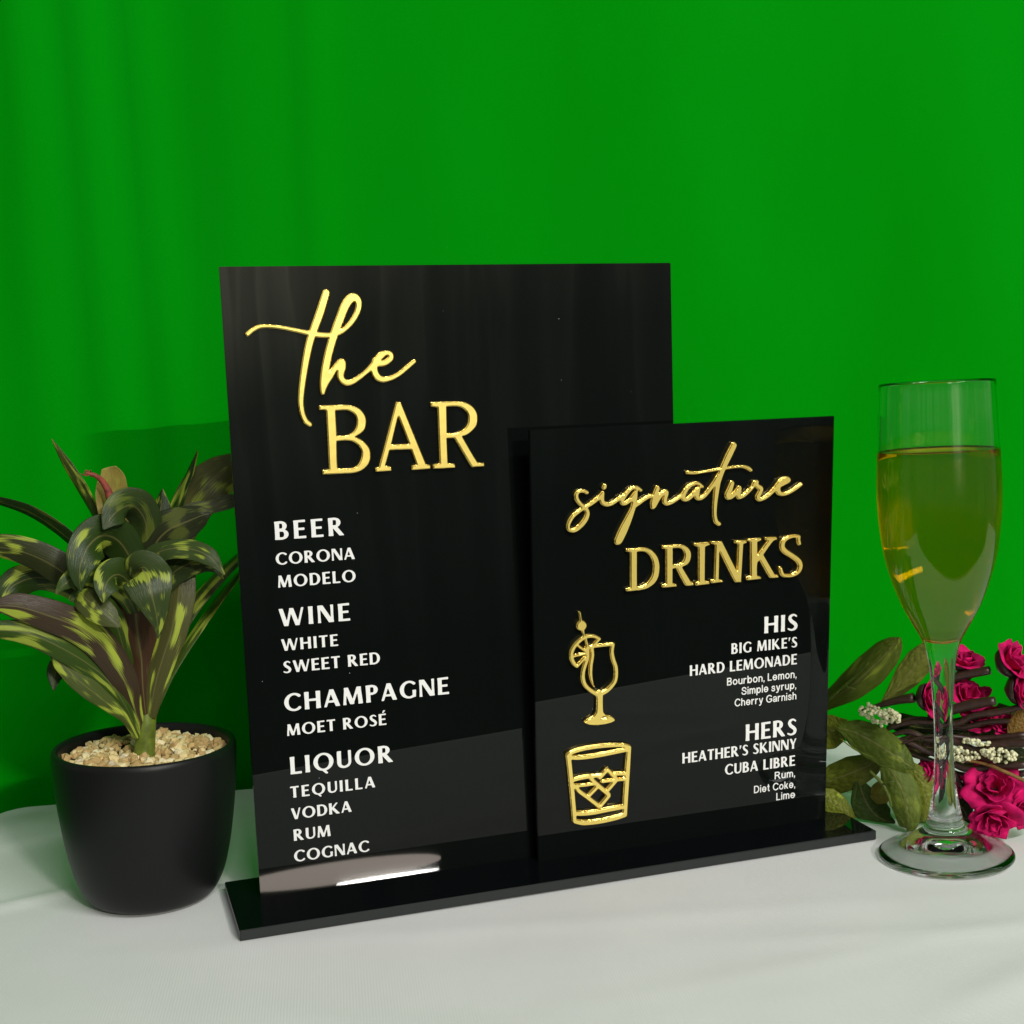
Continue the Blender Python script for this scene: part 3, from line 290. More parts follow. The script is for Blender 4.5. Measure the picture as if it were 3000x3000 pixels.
 'cocktail': '3526,7513 3685,7509 3901,7514 4037,7525 4229,7550 4293,7565 4357,7587 4493,7645 4506,7665 4520,7737 4516,7761 4381,7891 4293,7957 4229,7989 4165,8010 3984,8057 3847,8249 3840,8273 3826,8489 3824,8793 3830,9057 3836,9145 3843,9177 3853,9185 4004,9241 4122,9305 4245,9391 4384,9513 4524,9665 4605,9778 4653,9873 4677,9937 4697,10009 4721,10153 4737,10361 4736,10521 4722,10673 4708,10761 4686,10849 4583,11137 4560,11217 4515,11417 4495,11561 4492,11625 4498,11713 4547,11985 4547,12025 4535,12057 4509,12086 4477,12102 4437,12110 4237,12103 3541,12091 3509,12093 3504,12097 3505,12105 3519,12121 3709,12297 3736,12329 3747,12361 3746,12401 3733,12433 3711,12457 3685,12472 3645,12486 3541,12556 3477,12593 3397,12627 3317,12651 3205,12670 3045,12683 2941,12683 2829,12675 2822,12689 2814,12737 2796,12945 2805,12958 2838,12985 2869,13018 2911,13089 2924,13129 2931,13177 2931,13225 2924,13265 2911,13305 2891,13345 2839,13409 2765,13459 2682,13489 2671,13497 2600,13945 2589,13965 2573,13980 2549,13989 2525,13989 2501,13978 2485,13962 2477,13945 2475,13921 2537,13489 2525,13473 2477,13448 2437,13417 2407,13385 2384,13353 2365,13313 2350,13265 2344,13217 2346,13169 2357,13121 2376,13073 2402,13033 2437,12993 2477,12963 2525,12937 2625,12905 2635,12881 2695,12633 2682,12617 2589,12564 2509,12511 2275,12337 2173,12241 2084,12129 2037,12057 1980,11953 1945,11873 1924,11809 1910,11737 1903,11665 1905,11593 1916,11497 1939,11385 1965,11305 2008,11201 2061,11104 2101,11048 2141,11004 2269,10889 2301,10869 2325,10864 2349,10865 2389,10883 2717,11203 2741,11224 2749,11228 2753,11225 2749,11204 2684,11033 2604,10793 2577,10681 2562,10585 2551,10465 2552,10329 2575,10153 2607,10017 2645,9913 2672,9857 2709,9793 2793,9681 2893,9570 3002,9465 3133,9356 3293,9242 3424,9169 3437,9121 3446,9049 3448,8809 3439,8513 3421,8310 3415,8289 3347,8177 3315,8137 3279,8105 3213,8068 3133,8038 2973,7991 2885,7953 2845,7927 2781,7877 2710,7817 2703,7801 2761,7721 2805,7677 2882,7633 2981,7592 3077,7565 3229,7539 3349,7525|3709,7887 3713,7897 3733,7913 3819,7969 3837,7974 3974,7929 4011,7913 4017,7905 3973,7896 3773,7884 3725,7883|3453,9453 3328,9529 3205,9619 3082,9729 2981,9838 2915,9929 2869,10017 2833,10129 2810,10241 2798,10353 2798,10449 2808,10561 2826,10665 2855,10769 2918,10953 3024,11225 3047,11297 3066,11377 3076,11457 3080,11545 3077,11860 3086,11865 3093,11849 3112,11625 3112,11497 3093,11357 3042,11113 3020,10945 3009,10809 3005,10673 3016,10457 3046,10273 3075,10161 3100,10089 3145,9977 3221,9809 3285,9695 3293,9686 3309,9680 3331,9689 3339,9713 3300,9897 3254,10169 3236,10353 3230,10537 3239,10737 3265,10985 3281,11081 3330,11313 3351,11465 3351,11625 3330,11849 3331,11873 3341,11881 3389,11883 4277,11898 4285,11889 4285,11881 4260,11753 4249,11617 4253,11521 4270,11385 4301,11225 4338,11081 4450,10761 4467,10689 4481,10577 4488,10433 4480,10249 4464,10113 4438,10009 4419,9961 4392,9913 4344,9849 4293,9793 4205,9708 4126,9641 4061,9593 3981,9543 3886,9497 3781,9464 3765,9464 3720,9489 3685,9501 3621,9508 3581,9503 3549,9493 3477,9450|2349,11112 2333,11124 2309,11161 2234,11305 2183,11425 2176,11449 2179,11465 2206,11473 2813,11549 2829,11548 2834,11529 2829,11511 2773,11505 2733,11483 2365,11121|2157,11644 2149,11657 2154,11713 2171,11777 2194,11833 2228,11897 2277,11977 2329,12049 2349,12067 2373,12056 2742,11737 2762,11713 2754,11705 2725,11700|2765,11928 2486,12169 2473,12185 2474,12193 2517,12232 2645,12326 2749,12391 2789,12408 2799,12401 2811,12361 2874,12057 2869,12044 2829,12026 2805,12005 2789,11977 2781,11927 2773,11924|3037,12072 3029,12089 2942,12433 2941,12449 2949,12456 2997,12461 3093,12462 3189,12458 3261,12450 3373,12421 3429,12394 3470,12369 3473,12361 3462,12345 3220,12121 3189,12085 3165,12078 3053,12069',
 'tumbler': '3084,1796 3393,1791 3729,1797 4081,1818 4529,1861 4745,1895 5073,1969 5105,1982 5153,2011 5177,2034 5193,2059 5205,2092 5210,2124 5287,3236 5405,4764 5480,6012 5478,6052 5463,6092 5437,6124 5393,6157 5201,6246 5115,6276 4953,6313 4745,6344 4281,6392 3897,6422 3609,6432 3281,6432 2953,6422 2649,6403 2401,6376 2113,6324 1953,6283 1873,6251 1721,6166 1682,6140 1655,6116 1633,6084 1619,6044 1617,5996 1689,5356 1748,4708 1758,4588 1747,4516 1752,4492 1770,4444 1776,4364 1775,4348 1759,4308 1756,4276 1762,4244 1785,4204 1791,4180 1885,2900 1918,2220 1923,2188 1946,2116 1972,2068 2017,2031 2273,1923 2353,1893 2449,1864 2585,1836 2729,1818|3369,2108 3065,2120 2769,2143 2553,2173 2433,2200 2207,2276 2201,2292 2198,2420 2201,2442 2209,2448 2433,2412 2609,2391 2897,2374 3129,2370 3393,2376 4049,2416 4897,2459 4921,2458 4931,2444 4924,2260 4913,2247 4897,2242 4601,2187 4193,2143 3721,2111|2873,2676 2713,2685 2545,2700 2217,2754 2192,2764 2188,2780 2156,3284 2105,3972 2105,4012 2113,4016 2121,4008 2193,3878 2239,3812 2294,3748 2360,3684 2764,3340 3433,2741 3473,2718 3521,2709 3561,2715 3617,2713 3657,2728 3681,2744 4204,3284 4222,3316 4230,3348 4227,3404 4234,3452 4232,3484 4222,3516 4209,3540 4148,3604 4144,3620 4633,4109 4657,4115 5009,4098 5030,4092 5034,4068 4972,3268 4945,2772 4937,2752 4025,2716 3353,2675 3129,2671|3545,2995 3048,3444 3038,3460 3057,3484 3457,3832 3473,3840 3489,3832 3882,3460 3932,3412 3941,3396 3932,3380 3569,3006 3553,2994|2833,3635 2602,3828 2488,3932 2407,4028 2383,4068 2385,4082 2401,4085 2601,4072 2745,4070 3241,4073 3257,4069 3269,4060 3292,4028 3284,4012 2857,3640 2841,3632|3937,3807 3509,4220 3266,4468 3246,4492 3245,4500 3273,4506 3441,4498 3449,4492 3473,4428 3505,4394 3529,4380 3561,4370 3617,4373 3649,4386 3673,4404 4009,4709 4025,4716 4041,4706 4329,4388 4345,4364 4337,4358 4321,4356 4025,4362 3721,4359 3689,4349 3657,4326 3634,4292 3625,4260 3628,4220 3647,4180 3673,4155 3713,4138 4193,4134 4257,4132 4280,4124 4264,4100 3961,3813 3945,3804|2769,4276 2601,4282 2393,4299 2273,4317 2097,4350 2082,4356 2076,4364 2071,4428 2081,4438 2113,4445 2353,4481 2641,4502 2897,4510 2913,4503 2922,4492 3064,4308 3077,4284 3070,4276 3049,4274|5001,4324 4693,4340 4682,4348 4665,4388 4619,4444 4614,4460 4657,4461 5048,4404 5057,4388 5051,4332 5041,4324|5033,4660 4505,4723 4457,4716 4409,4689 4401,4688 4385,4700 4129,4981 4089,5007 4033,5017 3993,5013 3953,4993 3641,4723 3625,4714 3161,4761 2977,4771 2849,4772 2633,4765 2417,4749 2233,4727 2057,4696 2049,4700 2043,4724 1956,5708 1961,5716 1977,5717 2121,5685 2225,5668 2473,5648 2801,5639 3281,5642 3601,5654 3905,5673 5177,5768 5185,5756 5184,5740 5118,5124 5078,4676 5073,4662 5065,4658|2753,5924 2489,5932 2273,5950 2177,5967 2037,6004 1997,6020 1999,6028 2081,6050 2441,6117 2665,6144 2825,6155 3129,6167 3457,6173 3737,6171 4001,6161 4273,6143 4625,6110 4905,6071 4983,6052 4996,6044 4953,6034 4697,6014 3593,5939 3265,5926',
}
# capital letters of the white lettering: width and outlines, thousandths of the cap height
CAPS = {
 'B': (669, '237,-7 338,-10 494,31 583,89 645,173 669,269 650,376 593,461 502,533 562,617 585,665 598,725 593,797 571,857 530,915 482,955 422,984 314,1011 26,999 4,989 0,977 12,845 15,497 11,149 1,17 26,1|242,122 227,161 230,431 254,442 386,435 425,401 446,353 453,257 439,185 410,141 374,121|242,601 226,629 233,869 254,881 350,875 374,847 382,809 383,689 373,641 338,607'),
 'E': (599, '360,-6 588,-6 599,18 598,102 590,117 566,123 266,116 235,126 227,162 230,444 254,454 510,450 529,474 530,534 525,570 506,581 266,575 234,582 225,618 230,862 254,884 566,882 579,906 578,992 566,1008 542,1012 14,996 0,966 12,846 16,498 12,150 1,18 26,1'),
 'R': (766, '9,6 206,0 230,5 238,18 226,354 230,406 242,412 530,11 566,0 761,6 766,18 755,42 460,474 468,498 530,541 578,597 606,654 619,726 611,798 580,870 530,929 470,969 326,1011 26,999 5,990 16,510 12,150 0,30|242,591 226,618 234,870 254,881 362,875 386,853 401,810 403,690 393,630 374,602 350,591'),
 'C': (835, '470,-18 582,-12 690,21 810,95 835,150 828,186 811,210 786,226 750,232 714,219 642,150 582,114 510,95 450,102 390,127 330,173 282,234 247,306 217,450 224,606 266,738 342,838 414,885 498,905 558,895 606,874 707,786 738,770 798,780 832,822 835,858 819,894 740,954 642,997 510,1019 414,1012 330,988 258,955 174,894 90,798 44,714 15,630 0,534 3,438 31,318 76,222 129,150 192,90 270,39 354,4'),
 'O': (1016, '469,-18 569,-16 665,6 761,49 845,110 914,186 965,270 1001,366 1016,462 1015,558 991,666 948,762 888,846 810,918 737,964 653,998 545,1018 437,1014 341,990 245,944 177,894 113,827 56,738 18,642 0,534 4,426 27,330 64,246 122,162 196,90 281,35 377,-2|461,100 401,123 353,156 305,205 270,258 225,390 217,546 247,690 275,750 317,809 365,854 413,883 473,903 521,906 581,892 641,862 689,821 735,762 770,690 790,618 800,450 787,366 764,294 733,234 689,179 641,138 581,108 521,94'),
 'Q': (1018, '599,-194 689,-199 711,-182 696,-122 634,-50 631,-14 749,42 826,94 893,160 953,247 1008,394 1018,478 1015,562 994,658 953,754 893,840 821,910 749,958 653,998 545,1018 449,1016 353,994 269,958 185,901 112,826 53,732 17,634 0,526 4,430 23,346 56,262 149,132 207,82 281,35 449,-21 475,-62|509,94 449,103 390,130 341,166 299,214 263,274 236,346 215,502 237,658 265,730 302,790 346,838 397,874 449,897 509,906 569,896 629,869 677,833 725,778 781,658 803,502 782,346 755,274 719,214 677,167 628,130 569,104'),
 'G': (856, '470,-18 594,-9 750,47 819,54 832,66 856,414 850,450 834,459 690,459 666,450 670,186 630,142 558,105 486,95 402,120 330,173 274,246 247,306 225,390 218,558 250,702 282,765 330,827 402,880 498,905 558,895 606,874 707,786 738,770 798,780 832,822 835,858 819,894 740,954 642,997 510,1019 414,1012 330,988 258,955 174,894 90,798 44,714 15,630 0,534 3,438 31,318 76,222 129,150 192,90 270,39 354,4'),
 'N': (806, '9,6 122,0 146,5 154,18 144,150 140,510 144,702 158,730 194,678 545,18 578,0 797,6 806,30 794,150 790,486 801,990 770,1000 674,999 650,978 662,846 666,498 662,330 650,306 614,356 278,986 242,1000 38,1000 5,990 16,510 12,150 0,30'),
 'A': (797, '3,6 89,0 125,12 197,228 209,242 233,246 497,235 517,210 574,30 590,6 761,0 797,11 792,54 513,954 497,990 485,997 317,1000 285,990 275,930 0,42|257,358 246,366 250,402 329,657 353,703 377,664 462,378 437,361'),
 'M': (1006, '8,6 133,1 158,18 150,174 171,462 181,515 193,516 348,30 397,20 529,20 559,30 558,126 697,539 733,617 745,598 755,522 782,162 773,18 781,5 805,0 998,6 1006,42 937,834 942,990 877,1000 745,1000 716,990 517,380 493,335 469,369 280,990 229,1000 97,1000 64,990 69,834 0,42'),
 'D': (799, '242,-7 350,-10 494,25 593,77 674,151 744,257 783,365 799,485 787,617 746,737 696,821 626,897 542,954 470,983 350,1010 26,999 4,989 0,977 12,845 15,497 11,149 1,17 26,1|242,122 230,137 227,173 229,857 242,878 254,882 398,879 446,857 494,814 529,761 555,701 583,533 569,353 526,233 454,149 386,119'),
 'L': (569, '345,-6 554,-8 569,18 568,102 562,114 542,122 266,116 235,126 227,162 224,510 228,846 239,978 230,995 206,1000 14,996 0,966 12,846 16,498 12,150 1,18 26,1'),
 'W': (1223, '236,6 403,0 427,5 436,18 571,620 583,654 595,660 619,603 787,14 823,0 967,0 991,8 1220,942 1223,990 1195,1000 1135,999 1110,978 955,334 931,285 907,336 730,966 715,993 559,1000 519,990 517,918 403,399 379,325 367,328 355,359 199,988 163,1000 31,1000 0,990 3,942 219,42'),
 'I': (239, '9,6 206,0 230,5 238,18 228,150 224,498 228,846 239,978 218,999 26,999 5,990 0,978 12,846 16,522 12,150 0,30'),
 'H': (820, '9,6 206,0 230,5 238,18 228,150 225,426 230,450 266,461 582,450 595,414 581,18 590,5 614,0 811,6 820,30 808,150 804,510 815,990 758,1000 614,1000 585,990 594,630 587,594 554,585 266,579 240,582 226,606 235,990 170,1000 38,1000 5,990 16,510 12,150 0,30'),
 'T': (659, '218,6 413,0 437,4 448,18 437,174 438,858 461,883 645,882 658,906 659,978 653,1002 641,1009 329,1001 41,1011 5,1002 0,906 13,882 197,883 220,858 222,174 209,30'),
 'P': (629, '9,6 62,0 231,6 240,30 228,162 230,422 254,433 338,433 470,471 554,532 604,606 629,702 614,810 556,906 470,969 326,1011 26,999 5,990 16,510 12,150 0,30|242,563 230,571 225,594 230,861 254,881 362,877 395,846 410,798 413,678 401,606 386,581 362,564'),
 'S': (583, '225,-10 356,-2 464,41 512,86 545,134 583,242 582,290 568,350 512,457 440,533 277,662 216,758 216,794 236,834 272,870 320,899 356,899 392,884 488,813 519,818 541,842 544,866 535,890 476,951 416,988 344,1009 236,999 128,952 62,878 32,782 31,734 45,674 107,554 164,489 349,338 397,254 392,211 364,158 332,126 284,100 236,95 188,104 56,167 32,165 6,146 0,110 27,74 128,15'),
 'U': (727, '262,-1 394,-8 514,25 574,60 622,102 690,203 710,263 720,335 727,971 716,995 598,999 575,983 582,347 565,251 537,203 488,155 430,124 370,111 320,119 262,154 226,201 210,251 215,851 225,983 214,996 166,1000 34,999 12,983 2,851 0,323 10,251 46,159 94,93 178,29'),
 'K': (837, '9,6 206,0 230,5 238,18 226,366 230,417 242,424 578,9 614,0 832,6 837,18 815,54 438,534 394,570 410,606 680,954 695,990 674,998 590,1000 554,986 242,596 230,603 226,642 235,990 170,1000 38,1000 5,990 16,510 12,150 0,30'),
 'V': (718, '266,6 438,0 462,5 474,18 718,954 714,994 630,999 601,978 438,355 414,294 402,299 390,327 210,983 198,995 174,1000 30,1000 0,990 4,942 247,42'),
 'Y': (689, '252,6 435,0 459,4 471,18 457,258 475,486 687,966 689,990 675,997 591,999 567,985 411,643 387,623 363,658 210,990 159,1000 27,999 0,990 6,954 247,414 258,258 243,30'),
 'É': (599, '360,-6 588,-6 599,18 598,102 590,117 566,123 266,116 235,126 227,162 230,444 254,454 510,450 529,474 530,534 525,570 506,581 266,575 234,582 225,618 230,862 254,884 566,882 579,906 578,992 566,1008 542,1012 14,996 0,966 12,846 16,498 12,150 1,18 26,1|317,1086 374,1080 410,1095 526,1254 540,1290 458,1300 398,1299 381,1290 315,1122'),
 "'": (170, '11,666 54,662 78,686 165,954 170,978 162,995 42,1000 6,989 0,702'),
}
# letters of the small lines
SMALL = {
 'B': (686, '11,6 378,0 462,8 570,57 618,102 654,155 686,258 677,366 631,462 546,546 634,678 647,738 643,798 600,894 510,968 390,999 42,1000 6,989 0,54|174,134 158,150 156,174 156,402 166,438 414,442 462,421 496,390 526,330 530,270 510,210 474,168 390,133|174,614 157,642 162,858 198,868 378,866 434,846 473,810 489,774 489,738 474,702 438,667 306,612'),
 'L': (576, '4,12 35,0 539,0 563,4 576,24 576,108 563,128 191,132 160,144 155,960 152,984 131,999 23,999 0,972'),
 'S': (734, '236,8 406,-2 562,34 623,68 678,116 711,164 730,224 734,296 722,368 700,416 658,463 538,539 238,648 196,680 174,716 171,788 202,831 274,864 370,872 454,854 526,816 546,788 580,692 610,661 658,654 694,677 708,704 707,740 676,836 642,896 550,963 430,1003 286,1007 166,970 81,908 50,860 35,812 29,740 40,680 68,620 118,563 202,513 500,404 562,363 592,320 590,236 550,185 454,144 322,135 238,151 178,192 149,236 131,332 106,365 58,377 22,360 3,332 0,296 11,212 35,152 125,56'),
 'C': (854, '370,-3 516,-12 648,24 768,103 828,169 852,213 852,249 829,285 768,303 732,286 660,204 588,152 504,123 432,123 349,153 281,201 228,262 184,345 156,477 173,621 239,753 336,840 420,874 504,877 624,826 756,701 815,705 848,741 854,777 841,813 756,907 660,970 540,1008 456,1014 360,1000 278,969 200,921 135,861 74,777 34,693 8,597 0,501 8,405 33,309 72,225 132,142 196,81 288,26'),
 'G': (939, '388,-3 503,-14 623,5 731,53 839,135 923,143 938,165 939,489 923,517 539,521 499,513 489,429 503,393 767,389 791,381 797,369 791,333 702,213 623,156 539,125 443,124 335,168 251,239 186,345 156,489 178,633 245,753 347,840 443,876 527,877 647,830 779,714 827,712 868,741 881,777 875,810 815,883 714,957 587,1004 491,1014 407,1007 311,979 227,935 153,873 93,801 41,705 11,609 0,501 6,417 35,309 76,225 139,141 203,83 299,26'),
 'R': (810, '11,6 126,1 153,18 158,414 174,431 210,434 354,434 390,417 650,6 774,0 810,9 803,42 543,474 546,487 618,535 666,584 699,642 717,714 712,786 690,847 649,906 590,954 522,985 450,999 42,1000 6,989 0,54|174,568 159,582 156,606 162,858 198,868 438,865 498,841 542,798 560,750 556,702 534,662 498,629 354,567'),
 'D': (807, '11,6 366,0 474,18 546,46 618,93 679,150 732,222 777,318 801,414 807,522 795,618 759,726 711,810 642,887 570,940 486,979 390,998 42,1000 6,989 0,54|174,134 158,150 156,174 158,846 174,865 198,868 354,867 426,853 535,786 582,731 618,666 651,522 647,438 630,366 565,246 462,162 366,134'),
 'o': (669, '250,-2 379,-11 451,9 511,41 608,142 645,214 666,286 669,430 651,502 618,574 574,634 521,682 463,716 391,739 271,738 209,718 147,682 94,634 50,574 2,442 0,298 45,166 135,58|295,128 233,166 186,226 156,310 152,394 173,478 218,550 283,597 343,609 415,581 477,514 510,430 516,334 489,238 439,169 367,126'),
 'b': (667, '294,-6 378,-13 458,6 534,53 590,114 636,198 662,294 667,390 651,486 625,558 580,630 522,687 453,726 390,742 318,741 258,724 174,677 162,682 150,989 126,999 18,997 6,989 0,954 3,18 30,1 138,3 174,52|342,123 291,150 242,210 212,294 205,378 222,474 258,545 311,594 366,609 426,579 474,520 504,438 511,342 495,258 458,186 402,134'),
 'p': (667, '11,-264 126,-269 153,-252 162,48 174,53 246,11 306,-9 366,-14 426,-5 486,19 546,63 629,180 654,252 667,336 650,492 622,564 582,627 534,677 474,717 402,740 330,743 258,724 174,678 162,682 138,727 30,729 6,719 0,-216|318,132 270,170 228,240 209,312 206,396 224,480 258,545 306,591 366,609 426,579 476,516 507,420 509,324 483,228 438,162 378,124'),
 'u': (597, '254,-6 331,-8 427,13 475,0 559,0 583,4 595,18 597,690 583,726 475,730 445,714 438,246 418,198 386,162 343,135 295,125 211,163 180,198 160,246 154,714 139,727 103,730 31,729 5,714 0,270 16,186 54,114 103,61 175,17'),
 'n': (593, '11,6 126,1 153,18 161,486 210,569 246,595 294,610 342,599 385,570 415,534 435,486 443,18 462,2 498,0 570,1 593,18 592,498 546,611 462,695 390,730 318,744 246,740 174,720 42,730 6,719 0,42'),
 'h': (597, '11,6 126,1 153,18 161,486 210,569 246,595 294,610 342,599 385,570 415,534 435,486 443,18 462,2 570,1 585,6 595,30 597,462 569,570 499,666 402,725 306,744 162,727 154,978 126,999 30,999 2,978 0,42'),
 'm': (896, '11,6 126,1 153,18 159,498 193,570 258,609 294,601 330,573 367,498 373,18 402,0 515,6 526,42 529,498 563,570 594,596 630,609 666,600 702,571 737,498 743,18 774,0 885,6 896,42 895,486 877,570 838,642 753,714 654,744 558,733 450,676 366,722 294,742 234,743 162,727 15,726 3,714 0,678 0,42'),
 'r': (445, '16,3 123,0 152,15 157,375 199,507 228,555 279,589 387,593 423,610 445,663 435,696 411,719 291,734 171,694 147,723 123,730 27,729 3,713 0,39'),
 'e': (679, '333,-14 401,-8 461,11 523,46 577,94 646,202 653,238 643,286 672,334 679,370 652,514 579,634 473,713 413,735 341,744 269,736 209,715 101,636 27,514 0,370 24,226 57,154 101,94 209,15|305,126 253,154 206,202 171,274 173,308 517,310 523,298 488,226 437,163 365,124|185,438 175,466 214,538 269,587 329,609 377,603 437,567 482,514 506,454 497,440 473,435'),
 'i': (156, '5,12 24,1 132,1 155,24 156,696 149,720 132,729 24,729 1,708|21,852 132,851 152,864 155,972 144,995 12,995 1,972 0,888 4,864'),
 'l': (155, '4,12 23,1 131,1 154,24 155,960 152,984 131,999 23,999 0,972'),
 'y': (637, '55,-263 157,-274 229,-265 289,-232 337,-175 423,37 636,685 637,722 517,730 481,710 349,311 325,272 301,311 157,711 121,730 0,721 2,685 250,-11 229,-84 193,-129 73,-132 25,-159 13,-215 25,-241'),
 'a': (585, '149,-2 214,-13 286,-9 442,45 490,1 526,-7 562,6 585,34 585,454 575,538 526,651 481,694 430,720 298,744 154,721 73,670 12,562 11,502 34,474 70,462 118,481 178,577 250,603 322,604 391,586 419,562 439,514 443,478 430,459 146,394 82,352 30,286 0,202 11,130 69,46|202,127 166,145 143,178 148,214 178,252 250,282 432,310 436,274 381,178 286,132'),
 's': (564, '197,-3 322,-14 430,10 511,69 556,153 564,213 557,273 514,351 442,396 228,477 178,525 182,561 202,579 274,600 334,600 370,581 416,489 442,462 490,454 526,474 542,501 542,537 494,645 442,704 382,731 274,739 154,709 82,661 42,585 36,525 46,477 106,395 178,347 394,265 422,237 422,189 394,149 346,128 274,124 175,153 122,249 94,272 58,277 22,260 5,237 0,201 52,81 106,32'),
 't': (406, '222,11 362,5 398,35 406,71 398,101 374,126 278,144 258,167 258,575 266,591 334,611 338,707 326,725 262,743 254,935 230,949 134,950 110,942 102,923 96,743 5,719 0,623 14,602 86,594 98,580 103,167 146,59 182,26'),
 'k': (592, '4,12 47,0 131,1 150,12 159,264 170,276 215,280 244,276 263,260 420,12 467,0 563,1 592,12 363,408 540,684 552,720 503,730 383,723 208,468 191,454 167,453 155,492 154,972 131,999 23,999 0,972'),
 ',': (156, '40,-188 56,-191 76,-176 151,-8 156,124 140,151 44,154 16,136 0,16 47,-44 6,-164'),
}

def loops(s, k): return [[(float(a)*k, float(b)*k) for a, b in (q.split(',') for q in l.split())] for l in s.split('|')]
def outline_mesh(polys, depth, bevel, inset, seg):
    cu = bpy.data.curves.new('outline', 'CURVE'); cu.dimensions = '2D'; cu.fill_mode = 'BOTH'
    for p in polys:
        s = cu.splines.new('POLY'); s.points.add(len(p)-1); s.use_cyclic_u = True
        for q, (x, y) in zip(s.points, p): q.co = (x, y, 0, 1)
    cu.extrude = max(depth/2-bevel, .00002); cu.bevel_depth = bevel; cu.bevel_resolution = seg; cu.offset = -bevel-inset
    tmp = bpy.data.objects.new('tmp', cu); COL.objects.link(tmp)
    dg = bpy.context.evaluated_depsgraph_get(); dg.update()
    me = bpy.data.meshes.new_from_object(tmp.evaluated_get(dg))
    bpy.data.objects.remove(tmp); bpy.data.curves.remove(cu)
    return me
def slab(name, polys, depth, bevel, parent, m, front=0.0, seg=2, step=0.0):
    """flat cut-out letters: outlines filled, thickened towards the viewer (panel x right, z up, -y out);
    with a step, an added inset layer mimics the edge lines that mirror acrylic shows by reflection"""
    me = outline_mesh(polys, depth, bevel, 0, seg)
    me.transform(Matrix(((1, 0, 0, 0), (0, 0, -1, -depth/2-front), (0, 1, 0, 0), (0, 0, 0, 1))))
    if step:
        m2 = outline_mesh(polys, .0016, .00022, step, 1)
        m2.transform(Matrix(((1, 0, 0, 0), (0, 0, -1, -depth-front-.0003), (0, 1, 0, 0), (0, 0, 0, 1))))
        bm = bmesh.new(); bm.from_mesh(me); bm.from_mesh(m2); bm.to_mesh(me); bm.free(); bpy.data.meshes.remove(m2)
    me.name = name; me.materials.clear()
    o = link(name, me, parent, m)
    if m is M_GOLD:
        me.materials.append(M_FLANK)
        for f in me.polygons: f.material_index = 0 if abs(f.normal.y) > .93 else 1
    return o
def caps_line(s, x0, width, cap, y):
    """lay out capitals to fill the measured width"""
    nat = 0; sp = .30
    for ch in s: nat += (sp if ch == ' ' else CAPS[ch][0]/1000)
    gaps = len(s)-1
    track = (width/cap-nat)/gaps
    xs = 1.0
    if track < .035: xs = (width/cap-.045*gaps)/nat; track = .045
    if track > .16: xs = min(1.12, (width/cap-.15*gaps)/nat); track = (width/cap-nat*xs)/gaps
    out = []; x = x0
    for ch in s:
        if ch == ' ': x += (sp*xs+track)*cap; continue
        w, d = CAPS[ch]
        for l in loops(d, .001): out.append([((px*xs)*cap+x, py*cap+y) for px, py in l])
        x += (w/1000*xs+track)*cap
    return out
def small_line(s, x0, width, cap, y):
    """plain lower-case lines, spaced like ordinary print and scaled to the measured width"""
    gap = .13; sp = .20; nat = sum(sp if ch == ' ' else SMALL[ch][0]/1000 for ch in s)+gap*(len(s)-1)
    xs = width/cap/nat; out = []; x = x0
    for ch in s:
        if ch == ' ': x += (sp+gap)*xs*cap; continue
        w, d = SMALL[ch]
        for l in loops(d, .001): out.append([(px*xs*cap+x, py*cap+y) for px, py in l])
        x += (w/1000+gap)*xs*cap
    return out

